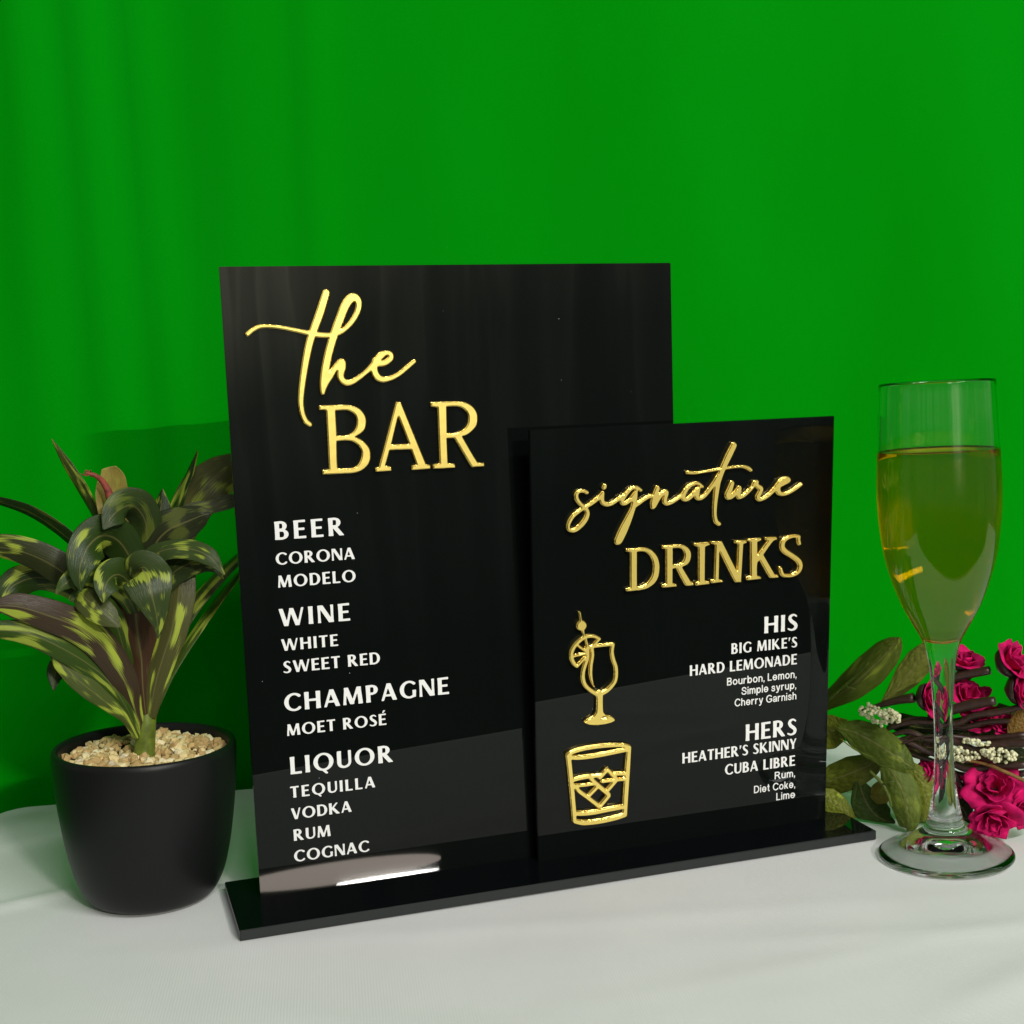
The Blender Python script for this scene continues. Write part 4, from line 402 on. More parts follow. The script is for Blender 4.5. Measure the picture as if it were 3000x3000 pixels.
# ------------------------------------------------------------------ the two-panel bar sign
def build_sign():
    root = empty('bar_menu_sign', (.18, .036, 0))
    off = -root.location
    tag(root, 'black acrylic bar menu sign of two panels on one base with gold lettering', 'menu sign')
    b = from_bm('base', box(0, .36, 0, .0728, 0, .0054, .00035), root, M_EDGE); b.location = off
    b.data.materials.append(M_SAWN)
    for f in b.data.polygons:
        if abs(f.normal.z) < .3: f.material_index = 1
    t = .0054
    def panel(x0, y0, lean, w, h, label):
        p = from_bm('panel', box(0, w, 0, .003, -.0005, h, .0003), root, M_ACRYL)
        p.location = Vector((x0, y0, t))+off; p.rotation_euler.x = -math.atan(lean)
        p['label'] = label; return p
    A = panel(.0154, .0411, -.0135, .2407, .3239, 'taller black panel at the back listing beers, wines and liquors')
    B = panel(.1657, .0316, -.0589, .1795, .2378, 'shorter black panel in front with signature drinks')
    g = lambda key: loops(GOLD[key], 1e-5)
    for key, par, lab in (('the', A, 'gold script word the'), ('bar', A, 'gold serif word BAR'), ('signature', B, 'gold script word signature'), ('drinks', B, 'gold serif word DRINKS')):
        o = slab('gold_lettering', g(key), .0020, .0003, par, M_GOLD, .00005, 1, .00042); o['label'] = lab
    o = slab('cocktail_icon', g('cocktail'), .0020, .00028, B, M_GOLD, .00005, 1, .00032); o['label'] = 'gold outline of a cocktail glass with a lemon slice and cherry'
    o = slab('tumbler_icon', g('tumbler'), .0020, .00028, B, M_GOLD, .00005, 1, .00032); o['label'] = 'gold outline of a tumbler with ice cubes'
    mm = .001
    for p, s, x, y, cap, w in TEXT:
        par = A if p == 'A' else B
        small = s[1:2].islower()
        if small: slab('ingredient_line', small_line(s, x*mm, w*mm, cap*mm, y*mm), .0002, 0, par, M_VINYL, .00005, 0)
        else: slab('heading_line' if cap > 8 else 'menu_line', caps_line(s, x*mm, w*mm, cap*mm, y*mm), .0003, 0, par, M_VINYL, .00005, 0)
    # a little dust on the glossy face
    rnd = random.Random(5)
    for par, w, h, n in ((A, .24, .32, 11), (B, .178, .23, 4)):
        bm = bmesh.new()
        for _ in range(n):
            r = rnd.uniform(.0001, .0002); x, z = rnd.uniform(.005, w-.005), rnd.uniform(.06, h-.005)
            bmesh.ops.create_icosphere(bm, subdivisions=1, radius=r, matrix=Matrix.Translation((x, -.0001, z)))
        o = from_bm('dust_specks', bm, par, M_VINYL); o['kind'] = 'stuff'
TEXT = [
 ('A', 'BEER', 18.9, 187.7, 9.3, 35.3), ('A', 'CORONA', 18.6, 174.9, 6.1, 40.5), ('A', 'MODELO', 19.0, 163.1, 6.15, 40.0),
 ('A', 'WINE', 18.5, 142.9, 9.15, 36.5), ('A', 'WHITE', 18.8, 130.1, 6.1, 29.2), ('A', 'SWEET RED', 19.0, 118.4, 6.2, 50.6),
 ('A', 'CHAMPAGNE', 18.4, 98.1, 9.2, 87.8), ('A', 'MOET ROSÉ', 18.9, 85.1, 6.05, 52.4), ('A', 'LIQUOR', 19.4, 64.4, 9.25, 54.4),
 ('A', 'TEQUILLA', 18.7, 51.7, 6.05, 44.8), ('A', 'VODKA', 18.5, 40.0, 6.0, 31.7), ('A', 'RUM', 19.0, 28.3, 6.1, 19.4), ('A', 'COGNAC', 18.6, 16.8, 6.1, 40.0),
 ('B', 'HIS', 137.2, 116.7, 9.6, 21.2), ('B', "BIG MIKE'S", 116.7, 106.7, 6.05, 41.7), ('B', 'HARD LEMONADE', 91.1, 96.6, 6.05, 67.3),
 ('B', 'HERS', 126.2, 54.3, 9.8, 32.8), ('B', "HEATHER'S SKINNY", 86.6, 45.9, 6.15, 72.3), ('B', 'CUBA LIBRE', 113.3, 35.6, 6.15, 45.1),
 ('B', 'Bourbon, Lemon,', 114.2, 88.5, 4.45, 44.2), ('B', 'Simple syrup,', 123.4, 82.0, 4.45, 34.9), ('B', 'Cherry Garnish', 119.1, 75.6, 4.45, 39.4),
 ('B', 'Rum,', 145.3, 28.7, 4.45, 13.3), ('B', 'Diet Coke,', 132.0, 22.0, 4.45, 26.8), ('B', 'Lime', 146.5, 15.7, 4.5, 12.3)]
build_sign()

# ------------------------------------------------------------------ plants: shared helpers
def ray(x, y):
    return (CF+CR*((x-CXP)/FOC)-CU*((y-CYP)/FOC))
class Plane_:
    """upright plane facing the viewer, used only to read positions off the photograph"""
    def __init__(s, q, nrm, ox, oy, sc):
        s.q = Vector(q); s.n = Vector(nrm).normalized(); s.o = (ox, oy, sc)
    def at(s, x, y, off=0.0):
        d = ray(s.o[0]+x*s.o[2], s.o[1]+y*s.o[2]); k = ((s.q-s.n*off-CAM).dot(s.n))/d.dot(s.n)
        p = CAM+d*k; s.k = k; return p
    def mm(s, px): return px*s.o[2]*s.k/FOC
def m_leaf(name, quilt=0.0, vein=.5, brown=.3, patch=.5, rough=.45, sheen=0.22):
    m, nt, b = mat(name); L = nt.links.new
    b.inputs['Roughness'].default_value = rough; b.inputs['Specular IOR Level'].default_value = sheen
    uv = N(nt, 'ShaderNodeUVMap'); sp = N(nt, 'ShaderNodeSeparateXYZ'); L(uv.outputs[0], sp.inputs[0])
    oi = N(nt, 'ShaderNodeObjectInfo')
    # streaks along the blade
    mp = N(nt, 'ShaderNodeMapping'); mp.inputs['Scale'].default_value = (6, 60, 1); L(uv.outputs[0], mp.inputs[0])
    ad = N(nt, 'ShaderNodeVectorMath', operation='ADD'); L(mp.outputs[0], ad.inputs[0])
    cx = N(nt, 'ShaderNodeCombineXYZ'); ml = N(nt, 'ShaderNodeMath', operation='MULTIPLY'); ml.inputs[1].default_value = 40; L(oi.outputs['Random'], ml.inputs[0]); L(ml.outputs[0], cx.inputs[0]); L(cx.outputs[0], ad.inputs[1])
    st = N(nt, 'ShaderNodeTexNoise'); st.inputs['Scale'].default_value = 1; st.inputs['Detail'].default_value = 3; L(ad.outputs[0], st.inputs['Vector'])
    mp2 = N(nt, 'ShaderNodeMapping'); mp2.inputs['Scale'].default_value = (4, 2.4, 1); L(uv.outputs[0], mp2.inputs[0])
    ad2 = N(nt, 'ShaderNodeVectorMath', operation='ADD'); L(mp2.outputs[0], ad2.inputs[0]); L(cx.outputs[0], ad2.inputs[1])
    bl = N(nt, 'ShaderNodeTexNoise'); bl.inputs['Scale'].default_value = 1; bl.inputs['Detail'].default_value = 1; L(ad2.outputs[0], bl.inputs['Vector'])
    # feathered yellow patches: blotch + streak threshold
    a1 = N(nt, 'ShaderNodeMath', operation='MULTIPLY_ADD'); L(st.outputs['Fac'], a1.inputs[0]); a1.inputs[1].default_value = .38; L(bl.outputs['Fac'], a1.inputs[2])
    pr = ramp(nt, [(.815-.10*patch, 0.0), (.865-.10*patch, 1.0)]); L(a1.outputs[0], pr.inputs[0])
    pw = N(nt, 'ShaderNodeMath', operation='MULTIPLY'); L(pr.outputs[0], pw.inputs[0]); L(oi.outputs['Alpha'], pw.inputs[1])
    base = N(nt, 'ShaderNodeMixRGB', blend_type='MIX'); base.inputs[2].default_value = (.32, .39, .045, 1)
    # brown heart of the blade
    v2 = N(nt, 'ShaderNodeMath', operation='SUBTRACT'); v2.inputs[1].default_value = .5; L(sp.outputs['Y'], v2.inputs[0])
    va = N(nt, 'ShaderNodeMath', operation='ABSOLUTE'); L(v2.outputs[0], va.inputs[0])
    vn = N(nt, 'ShaderNodeMath', operation='MULTIPLY_ADD'); L(st.outputs['Fac'], vn.inputs[0]); vn.inputs[1].default_value = .25; L(va.outputs[0], vn.inputs[2])
    un = N(nt, 'ShaderNodeMath', operation='MULTIPLY_ADD'); L(sp.outputs['X'], un.inputs[0]); un.inputs[1].default_value = .35; L(vn.outputs[0], un.inputs[2])
    br = ramp(nt, [(.26, brown), (.44, 0.0)]); L(un.outputs[0], br.inputs[0])
    bm_ = N(nt, 'ShaderNodeMixRGB'); L(br.outputs[0], bm_.inputs[0]); L(oi.outputs['Color'], bm_.inputs[1]); bm_.inputs[2].default_value = (.050, .022, .014, 1)
    sv = N(nt, 'ShaderNodeMixRGB', blend_type='MULTIPLY'); sv.inputs[0].default_value = .6
    sr = ramp(nt, [(.25, .55), (.75, 1.35)]); L(st.outputs['Fac'], sr.inputs[0]); L(bm_.outputs[0], sv.inputs[1]); L(sr.outputs[0], sv.inputs[2])
    L(pw.outputs[0], base.inputs[0]); L(sv.outputs[0], base.inputs[1])
    # pale midrib
    mr = ramp(nt, [(.012, vein), (.03, 0.0)]); L(va.outputs[0], mr.inputs[0])
    fin = N(nt, 'ShaderNodeMixRGB'); L(mr.outputs[0], fin.inputs[0]); L(base.outputs[0], fin.inputs[1]); fin.inputs[2].default_value = (.16, .15, .05, 1)
    L(fin.outputs[0], b.inputs['Base Color'])
    bp = N(nt, 'ShaderNodeBump'); bp.inputs['Strength'].default_value = .35; bp.inputs['Distance'].default_value = .0006; L(st.outputs['Fac'], bp.inputs['Height'])
    if quilt:      # puckered cloth leaf: raised cells between side veins
        mq = N(nt, 'ShaderNodeMapping'); mq.inputs['Scale'].default_value = (15, 7, 1); L(uv.outputs[0], mq.inputs[0])
        vo = N(nt, 'ShaderNodeTexVoronoi'); vo.inputs['Scale'].default_value = 1; L(mq.outputs[0], vo.inputs['Vector'])
        b2 = N(nt, 'ShaderNodeBump'); b2.inputs['Strength'].default_value = quilt; b2.inputs['Distance'].default_value = .0012; b2.invert = True
        L(vo.outputs['Distance'], b2.inputs['Height']); L(bp.outputs[0], b2.inputs['Normal']); bp = b2
    L(bp.outputs[0], b.inputs['Normal'])
    return m
M_LEAF = m_leaf('variegated_leaf', brown=.06, patch=.66, rough=.33, sheen=.26)
M_ROSELEAF = m_leaf('rose_leaf', quilt=.55, vein=.8, brown=0.0, patch=-.2, rough=.5, sheen=.22)
M_BROWN = simple('brown_stem_wrap', (.040, .018, .014), rough=.38, var=.35, bscale=260)
M_PETAL = simple('magenta_petal', (.52, .006, .105), rough=.7, spec=.12, var=.4, bscale=160)
M_BERRY = simple('cream_berry', (.74, .72, .46), rough=.4, var=.08, bscale=300)
M_STALK = simple('green_stalk', (.12, .16, .018), rough=.42, var=.45, bscale=190)
M_OCHRE = simple('ochre_twig', (.20, .10, .022), rough=.6, var=.3, bscale=200)
M_PINK = simple('red_stalk', (.24, .045, .03), rough=.6, var=.4, bscale=400)

def leaf(pl, parent, pts, color, patch=1.0, fold=.25, wave=.0, name='leaf', m=None, tipw=0.0, seed=0, thick=.00035, label=None, roundtip=.9):
    """blade along a midrib; pts rows: x, y, offset towards viewer (m), half width px, roll (deg)"""
    ctr, hw, rl = [], [], []
    for x, y, off, w, r in pts:
        c = pl.at(x, y, off)
        if c.z < .0022: c.z = .0022
        ctr.append(c); hw.append(pl.mm(w)*(1.1 if m is None else 1)); rl.append(rad(r))
    C_ = cr(ctr, 6); m_ = len(C_); tt = np.linspace(0, 1, len(pts))
    bm = bmesh.new(); uvl = bm.loops.layers.uv.new('UVMap'); K = 8; rows = []; rnd = random.Random(seed+len(pts)*7)
    ph = rnd.uniform(0, 6)
    prevs = None
    for i, p in enumerate(C_):
        u = i/(m_-1)
        w = float(np.interp(u, tt, hw)); r = float(np.interp(u, tt, rl))
        T = (C_[min(i+1, m_-1)]-C_[max(i-1, 0)]).normalized(); v = (CAM-p).normalized()
        s = T.cross(v)
        if s.length < .15 and prevs is not None: s = prevs.copy()
        s.normalize()
        if prevs is not None and s.dot(prevs) < 0: s = -s
        prevs = s.copy()
        nn = s.cross(T).normalized()
        if nn.dot(v) < 0: nn = -nn
        ac = (s*math.cos(r)+nn*math.sin(r)); no = T.cross(ac).normalized()
        if no.dot(v) < 0: no = -no
        row = []
        for k in range(K+1):
            q = -1+2*k/K
            z = -fold*w*(abs(q)**1.3)+wave*w*math.sin(u*9+ph+q*1.5)*abs(q)
            row.append((bm.verts.new(p+ac*(q*w)+no*z), (u, (q+1)/2)))
        rows.append(row)
    for a, b in zip(rows[:-1], rows[1:]):
        for k in range(K):
            f = bm.faces.new((a[k][0], a[k+1][0], b[k+1][0], b[k][0]))
            for l, q in zip(f.loops, (a[k], a[k+1], b[k+1], b[k])): l[uvl].uv = q[1]
    for v in bm.verts:
        if v.co.z < .0012: v.co.z = .0012+.0004*rnd.random()
    o = from_bm(name, bm, parent, m or M_LEAF, True)
    o.color = (*color, patch)
    md = o.modifiers.new('thickness', 'SOLIDIFY'); md.thickness = thick; md.offset = 0
    md2 = o.modifiers.new('smooth', 'SUBSURF'); md2.levels = 1; md2.render_levels = 1
    if label: o['label'] = label
    o.location = -parent.location
    return o

# ------------------------------------------------------------------ potted plant
POT = Vector((-.0375, .0838, 0))
def build_plant():
    root = empty('potted_plant', POT)
    tag(root, 'leafy variegated artificial plant in a matte black round pot with beige gravel', 'potted plant')
    prof = [(0, .0006), (.024, .0004), (.029, .0008), (.0330, .0028), (.0366, .0085), (.0392, .0150), (.0414, .0235), (.0438, .037), (.0460, .0545), (.0472, .069), (.0477, .0795), (.0476, .0825), (.0468, .0842), (.0455, .0846), (.0442, .0838), (.0435, .081), (.0432, .074), (.043, .068)]
    P = []
    for a, b in zip(prof[:-1], prof[1:]): P += [a, ((a[0]+b[0])/2, (a[1]+b[1])/2)] if False else [a]
    P.append(prof[-1])
    S = [Vector((r, z, 0)) for r, z in P]; S = cr(S, 3)
    pot = from_bm('pot', lathe([(max(0, v.x), v.y) for v in S], 96), root, M_POT, True)
    tilt = Vector((CF.x, CF.y, 0)).normalized()
    pot.rotation_euler = Matrix.Rotation(rad(1.4), 3, tilt).to_euler()
    # gravel
    rnd = random.Random(11); bm = bmesh.new(); cl = bm.loops.layers.color.new('tone')
    for k in range(620):
        a = rnd.uniform(0, 6.283); r = .0418*math.sqrt(rnd.random())
        x, y = r*math.cos(a), r*math.sin(a)
        z = .0765+.0025*noise.noise(Vector((x*60, y*60, 2)))+.006*max(0, (y*.8+x*.5)/.04)*(1-(r/.043)**4)+.0035*max(0, (-x*.9+y*.3)/.04)*(1-(r/.043)**4)+rnd.uniform(-.001, .0012)
        s = rnd.uniform(.0014, .0033)
        M4 = Matrix.Translation((x, y, z)) @ Matrix.Rotation(rnd.uniform(0, 6.3), 4, Vector((rnd.uniform(-1, 1), rnd.uniform(-1, 1), 1)).normalized()) @ Matrix.Diagonal((s*rnd.uniform(.7, 1.3), s*rnd.uniform(.7, 1.2), s*rnd.uniform(.6, 1), 1))
        n0 = len(bm.faces)
        res = bmesh.ops.create_icosphere(bm, subdivisions=2 if s > .0026 else 1, radius=1, matrix=M4)
        tone = rnd.random(); 
        for v in res['verts']:
            v.co += (v.co-Vector((x, y, z)))*.55*noise.noise(v.co*620+Vector((k, 0, 0)))
        bm.faces.ensure_lookup_table()
        for f in bm.faces[n0:]:
            for l in f.loops: l[cl] = (tone, tone, tone, 1)
    m, nt, b = mat('beige_gravel'); L = nt.links.new
    at = N(nt, 'ShaderNodeVertexColor', layer_name='tone')
    r = ramp(nt, [(0, (.46, .30, .12)), (.2, (.64, .48, .20)), (.6, (.74, .61, .31)), (.9, (.82, .73, .47)), (1, (.52, .40, .27))]); L(at.outputs[0], r.inputs[0]); L(r.outputs[0], b.inputs['Base Color'])
    b.inputs['Roughness'].default_value = .75
    g = from_bm('gravel', bm, root, m, False); g['kind'] = 'stuff'; g.rotation_euler = pot.rotation_euler
    d = (POT-CAM); d.z = 0
    Z = Plane_(POT, d, 0, 1200, 800/1932)        # crop of the leaves
    # short thick stem
    bm = bmesh.new()
    q = lambda x, y, off=0: Z.at(x, y+1811*0, off)-POT
    tube(bm, [q(1020, 2470, .002), q(1026, 2380, .002), q(1034, 2240, .002), q(1042, 2120, .001), q(1050, 1960, 0), q(1040, 1700, -.002), q(1010, 1400, -.004)], [.0056, .0053, .0051, .0050, .0046, .004, .003], 16)
    from_bm('stem', bm, root, M_STALK, True)
    dk = (.017, .040, .004); dg = (.011, .028, .004); md = (.032, .066, .006); ol = (.050, .088, .009); yl = (.27, .22, .05); gy = (.038, .062, .016); bn = (.050, .024, .011)
    F = lambda pts, c, patch=1, **k: leaf(Z, root, pts, c, patch, seed=len(root.children), **k)
    # back leaves first
    F([(1060, 2050, -.008, 26, 0), (1120, 1500, -.018, 50, 25), (1180, 900, -.022, 60, 45), (1270, 620, -.024, 50, 55), (1345, 430, -.024, 34, 50), (1402, 285, -.024, 3, 45)], dg, .7)
    F([(1070, 2000, -.010, 30, 0), (1150, 1300, -.024, 60, 10), (1290, 800, -.028, 120, 15), (1440, 560, -.030, 165, 20), (1600, 420, -.034, 130, 20), (1760, 290, -.038, 6, 20)], (.10, .10, .026), 1, fold=.15)
    F([(1040, 1900, -.012, 25, 0), (960, 1300, -.016, 40, 20), (790, 1000, -.018, 46, 62), (690, 780, -.020, 52, 58), (570, 560, -.022, 62, 55), (470, 390, -.024, 42, 45), (365, 205, -.025, 3, 30)], (.05, .07, .016), 1)
    F([(1040, 1900, -.008, 20, 0), (930, 1050, -.012, 40, 10), (820, 780, -.012, 95, 0), (790, 600, -.014, 108, -8), (792, 480, -.013, 85, 0), (770, 405, -.012, 46, 10)], yl, .3, fold=-.3, label='ochre yellow new leaf standing upright at the top')
    F([(1040, 1850, -.010, 20, 10), (860, 1250, -.012, 40, 30), (540, 960, -.012, 58, 48), (380, 830, -.014, 60, 50), (200, 722, -.016, 55, 50), (0, 655, -.018, 42, 50), (-120, 640, -.020, 4, 50)], dg, .1)
    F([(1030, 1950, -.010, 20, 0), (780, 1480, -.012, 60, 20), (540, 1290, -.014, 85, 30), (300, 1190, -.014, 95, 20), (120, 1230, -.014, 105, 10), (20, 1340, -.012, 70, 0), (-40, 1480, -.012, 4, 0)], dk, .9)
    F([(1030, 2000, -.002, 25, 0), (860, 1560, .002, 70, 10), (630, 1300, .004, 95, 18), (400, 1120, .004, 112, 20), (200, 1020, .002, 102, 25), (0, 975, 0, 88, 25), (-200, 990, -.004, 5, 25)], (.034, .042, .014), 1)
    F([(1070, 2120, 0, 30, 0), (1160, 1760, -.006, 52, 25), (1320, 1440, -.012, 66, 40), (1530, 1190, -.016, 62, 50), (1700, 1030, -.020, 46, 50), (1830, 900, -.022, 3, 50)], (.05, .07, .016), 1)
    F([(1080, 2150, -.002, 24, 0), (1200, 1860, -.008, 40, 40), (1400, 1540, -.016, 48, 50), (1620, 1240, -.022, 42, 55), (1800, 1050, -.026, 3, 50)], ol, .9)
    # red-brown sheath leaves in the middle
    F([(1035, 2200, .006, 40, 0), (1010, 1950, .006, 80, 0), (1000, 1760, .006, 130, 0), (970, 1560, .008, 165, -5), (955, 1350, .006, 170, 0), (930, 1180, .002, 120, 0), (900, 1020, 0, 10, 0)], bn, .05, fold=.3)
    F([(1055, 2190, .006, 42, 0), (1110, 1900, .008, 75, 10), (1215, 1560, .008, 100, 15), (1265, 1300, .006, 105, 15), (1290, 1060, .002, 80, 10), (1330, 880, -.002, 8, 0)], (.066, .068, .018), 1, fold=.3)
    F([(995, 2300, .006, 34, 0), (950, 2120, .008, 50, 0), (890, 1930, .013, 84, 0), (760, 1720, .018, 100, 0), (590, 1560, .022, 112, 5), (350, 1460, .026, 108, 8), (100, 1390, .028, 86, 10), (-120, 1400, .028, 5, 10)], (.046, .030, .016), 1)
    F([(985, 2320, .006, 26, 0), (900, 2120, .009, 40, 0), (800, 1960, .012, 66, 0), (680, 1840, .015, 78, 5), (460, 1700, .020, 86, 8), (220, 1590, .022, 82, 10), (0, 1560, .022, 62, 10), (-170, 1590, .02, 4, 10)], md, .8)
    F([(975, 2330, .006, 20, 0), (890, 2190, .010, 30, 0), (800, 2110, .012, 46, 0), (660, 2000, .015, 64, 0), (550, 1910, .016, 66, 0), (430, 1790, .016, 52, 0), (340, 1690, .016, 4, 0)], (.062, .085, .018), 1)
    F([(900, 2000, .001, 30, 0), (600, 1820, .000, 55, 0), (440, 1800, .000, 70, 0), (390, 1880, .002, 55, 0), (380, 1990, .004, 4, 0)], dg, .1)
    F([(1010, 2060, .002, 30, 0), (900, 1780, .006, 45, 0), (820, 1520, .010, 70, 0), (700, 1390, .016, 95, 0), (560, 1330, .02, 60, 0), (490, 1350, .022, 10, 0)], md, .8)
    # front and crown leaves curling over
    F([(1040, 1300, .000, 60, 0), (1080, 1000, .004, 120, 0), (1180, 860, .008, 135, 0), (1330, 790, .010, 105, 0), (1440, 745, .012, 60, 0), (1500, 735, .012, 6, 0)], (.021, .027, .010), .15)
    F([(1030, 1250, .004, 50, 0), (1060, 1060, .012, 70, 15), (1180, 990, .018, 66, 20), (1340, 985, .022, 70, 15), (1480, 1040, .026, 62, 5), (1590, 1170, .028, 5, 0)], gy, .8)
    F([(1290, 800, -.004, 20, 0), (1340, 700, 0, 34, 30), (1500, 690, .004, 48, 25), (1620, 655, .006, 52, 20), (1700, 645, .008, 34, 20), (1768, 668, .010, 3, 10)], (.065, .075, .036), .4, fold=-.2)
    F([(1030, 1250, -.002, 40, 0), (1040, 1000, .002, 70, 0), (1030, 800, .008, 105, 10), (960, 690, .015, 125, 18), (870, 690, .022, 112, 15), (790, 760, .027, 75, 8), (730, 850, .029, 5, 0)], (.028, .048, .011), .2, wave=.06)
    F([(1010, 1380, 0, 50, 0), (950, 1120, .006, 95, 0), (850, 940, .014, 130, 8), (730, 890, .023, 140, 10), (630, 960, .030, 128, 5), (575, 1080, .034, 98, 0), (560, 1190, .035, 55, 0), (575, 1290, .035, 4, 0)], (.020, .042, .006), .9, fold=.2, wave=.05)
    F([(1010, 1450, .004, 40, 0), (930, 1250, .014, 90, 0), (850, 1170, .024, 115, 0), (780, 1190, .031, 105, 0), (740, 1270, .035, 70, 0), (730, 1370, .036, 4, 0)], (.026, .050, .008), .9, fold=.2)
    F([(1015, 1700, -.003, 40, 0), (970, 1350, -.004, 110, 0), (900, 1080, -.003, 150, 0), (860, 900, -.001, 120, 0), (850, 780, 0, 6, 0)], (.018, .032, .008), .4)
    F([(1020, 1600, .004, 30, 0), (900, 1320, .010, 70, 0), (740, 1190, .018, 92, 5), (580, 1170, .024, 80, 10), (460, 1230, .027, 46, 10), (390, 1310, .028, 4, 10)], md, .6)
    F([(1050, 1500, .002, 30, 0), (1150, 1240, .006, 75, 5), (1290, 1110, .010, 92, 10), (1430, 1080, .012, 70, 10), (1530, 1120, .013, 36, 5), (1580, 1200, .013, 4, 0)], (.026, .042, .010), .7)
    F([(1040, 1400, -.004, 30, 0), (1070, 1100, -.008, 70, 10), (1110, 850, -.010, 90, 15), (1140, 680, -.012, 60, 20), (1150, 560, -.013, 4, 20)], dg, .5)
    F([(950, 1200, .020, 60, 0), (1000, 1130, .030, 140, 0), (1040, 1190, .036, 165, 0), (1070, 1300, .039, 135, 0), (1100, 1420, .039, 85, 0), (1118, 1530, .038, 34, 0), (1115, 1620, .037, 4, 0)], (.034, .054, .014), .8, fold=.12, wave=.04)
    F([(560, 1290, .020, 60, 0), (600, 1330, .026, 90, 0), (680, 1400, .030, 95, 0), (770, 1470, .032, 75, 0), (850, 1540, .033, 10, 0)], (.060, .072, .018), 1)
    # curled red stalk with a frayed tip
    bm = bmesh.new(); pts = [Z.at(790, 680, -.004), Z.at(770, 590, -.003), Z.at(730, 515, -.002), Z.at(680, 470, 0), Z.at(640, 455, .001), Z.at(605, 448, .002)]
    tube(bm, [p-POT for p in pts], [.0024, .0021, .0017, .0013, .0010, .0008], 8)
    rnd = random.Random(2)
    for k in range(14):
        c = pts[-1]-POT+Vector((rnd.uniform(-.003, .003), rnd.uniform(-.002, .002), rnd.uniform(-.0025, .0025)))
        tube(bm, [pts[-2]-POT, (pts[-2]-POT+c)/2+Vector((0, 0, rnd.uniform(-.001, .001))), c], [.0003, .00025, .0002], 5)
    from_bm('curled_stalk', bm, root, M_PINK, True)
build_plant()

# ------------------------------------------------------------------ champagne flute and drink
FL = Vector((.3790, -.0400, .0003))
def m_glass():
    m = bpy.data.materials.new('clear_glass'); m.use_nodes = True; nt = m.node_tree; nt.nodes.clear(); L = nt.links.new
    g = N(nt, 'ShaderNodeBsdfGlass'); g.inputs['IOR'].default_value = 1.43; g.inputs['Roughness'].default_value = 0; g.inputs['Color'].default_value = (.97, .985, .98, 1)
    out = N(nt, 'ShaderNodeOutputMaterial')
    tc = N(nt, 'ShaderNodeTexCoord'); nz = N(nt, 'ShaderNodeTexNoise'); nz.inputs['Scale'].default_value = 60; nz.inputs['Detail'].default_value = 1; L(tc.outputs['Object'], nz.inputs['Vector'])
    bp = N(nt, 'ShaderNodeBump'); bp.inputs['Strength'].default_value = .05; bp.inputs['Distance'].default_value = .002; L(nz.outputs['Fac'], bp.inputs['Height']); L(bp.outputs[0], g.inputs['Normal'])
    L(g.outputs[0], out.inputs['Surface']); return m
M_GLASS = m_glass()
def m_wine():
    m = bpy.data.materials.new('champagne_liquid'); m.use_nodes = True; nt = m.node_tree; nt.nodes.clear(); L = nt.links.new
    g = N(nt, 'ShaderNodeBsdfRefraction'); g.inputs['IOR'].default_value = 1.33; g.inputs['Color'].default_value = (1.0, .75, .015, 1); g.inputs['Roughness'].default_value = 0
    df = N(nt, 'ShaderNodeBsdfTranslucent'); df.inputs['Color'].default_value = (1.0, .70, .015, 1)
    m0 = N(nt, 'ShaderNodeMixShader'); m0.inputs[0].default_value = .15; L(g.outputs[0], m0.inputs[1]); L(df.outputs[0], m0.inputs[2])
    gl = N(nt, 'ShaderNodeBsdfGlossy'); gl.inputs['Roughness'].default_value = 0; gl.inputs['Color'].default_value = (1, .85, .4, 1)
    fr = N(nt, 'ShaderNodeFresnel'); fr.inputs['IOR'].default_value = 1.33
    mx = N(nt, 'ShaderNodeMixShader'); L(fr.outputs[0], mx.inputs[0]); L(m0.outputs[0], mx.inputs[1]); L(gl.outputs[0], mx.inputs[2])
    out = N(nt, 'ShaderNodeOutputMaterial'); L(mx.outputs[0], out.inputs['Surface']); return m
M_WINE = m_wine()
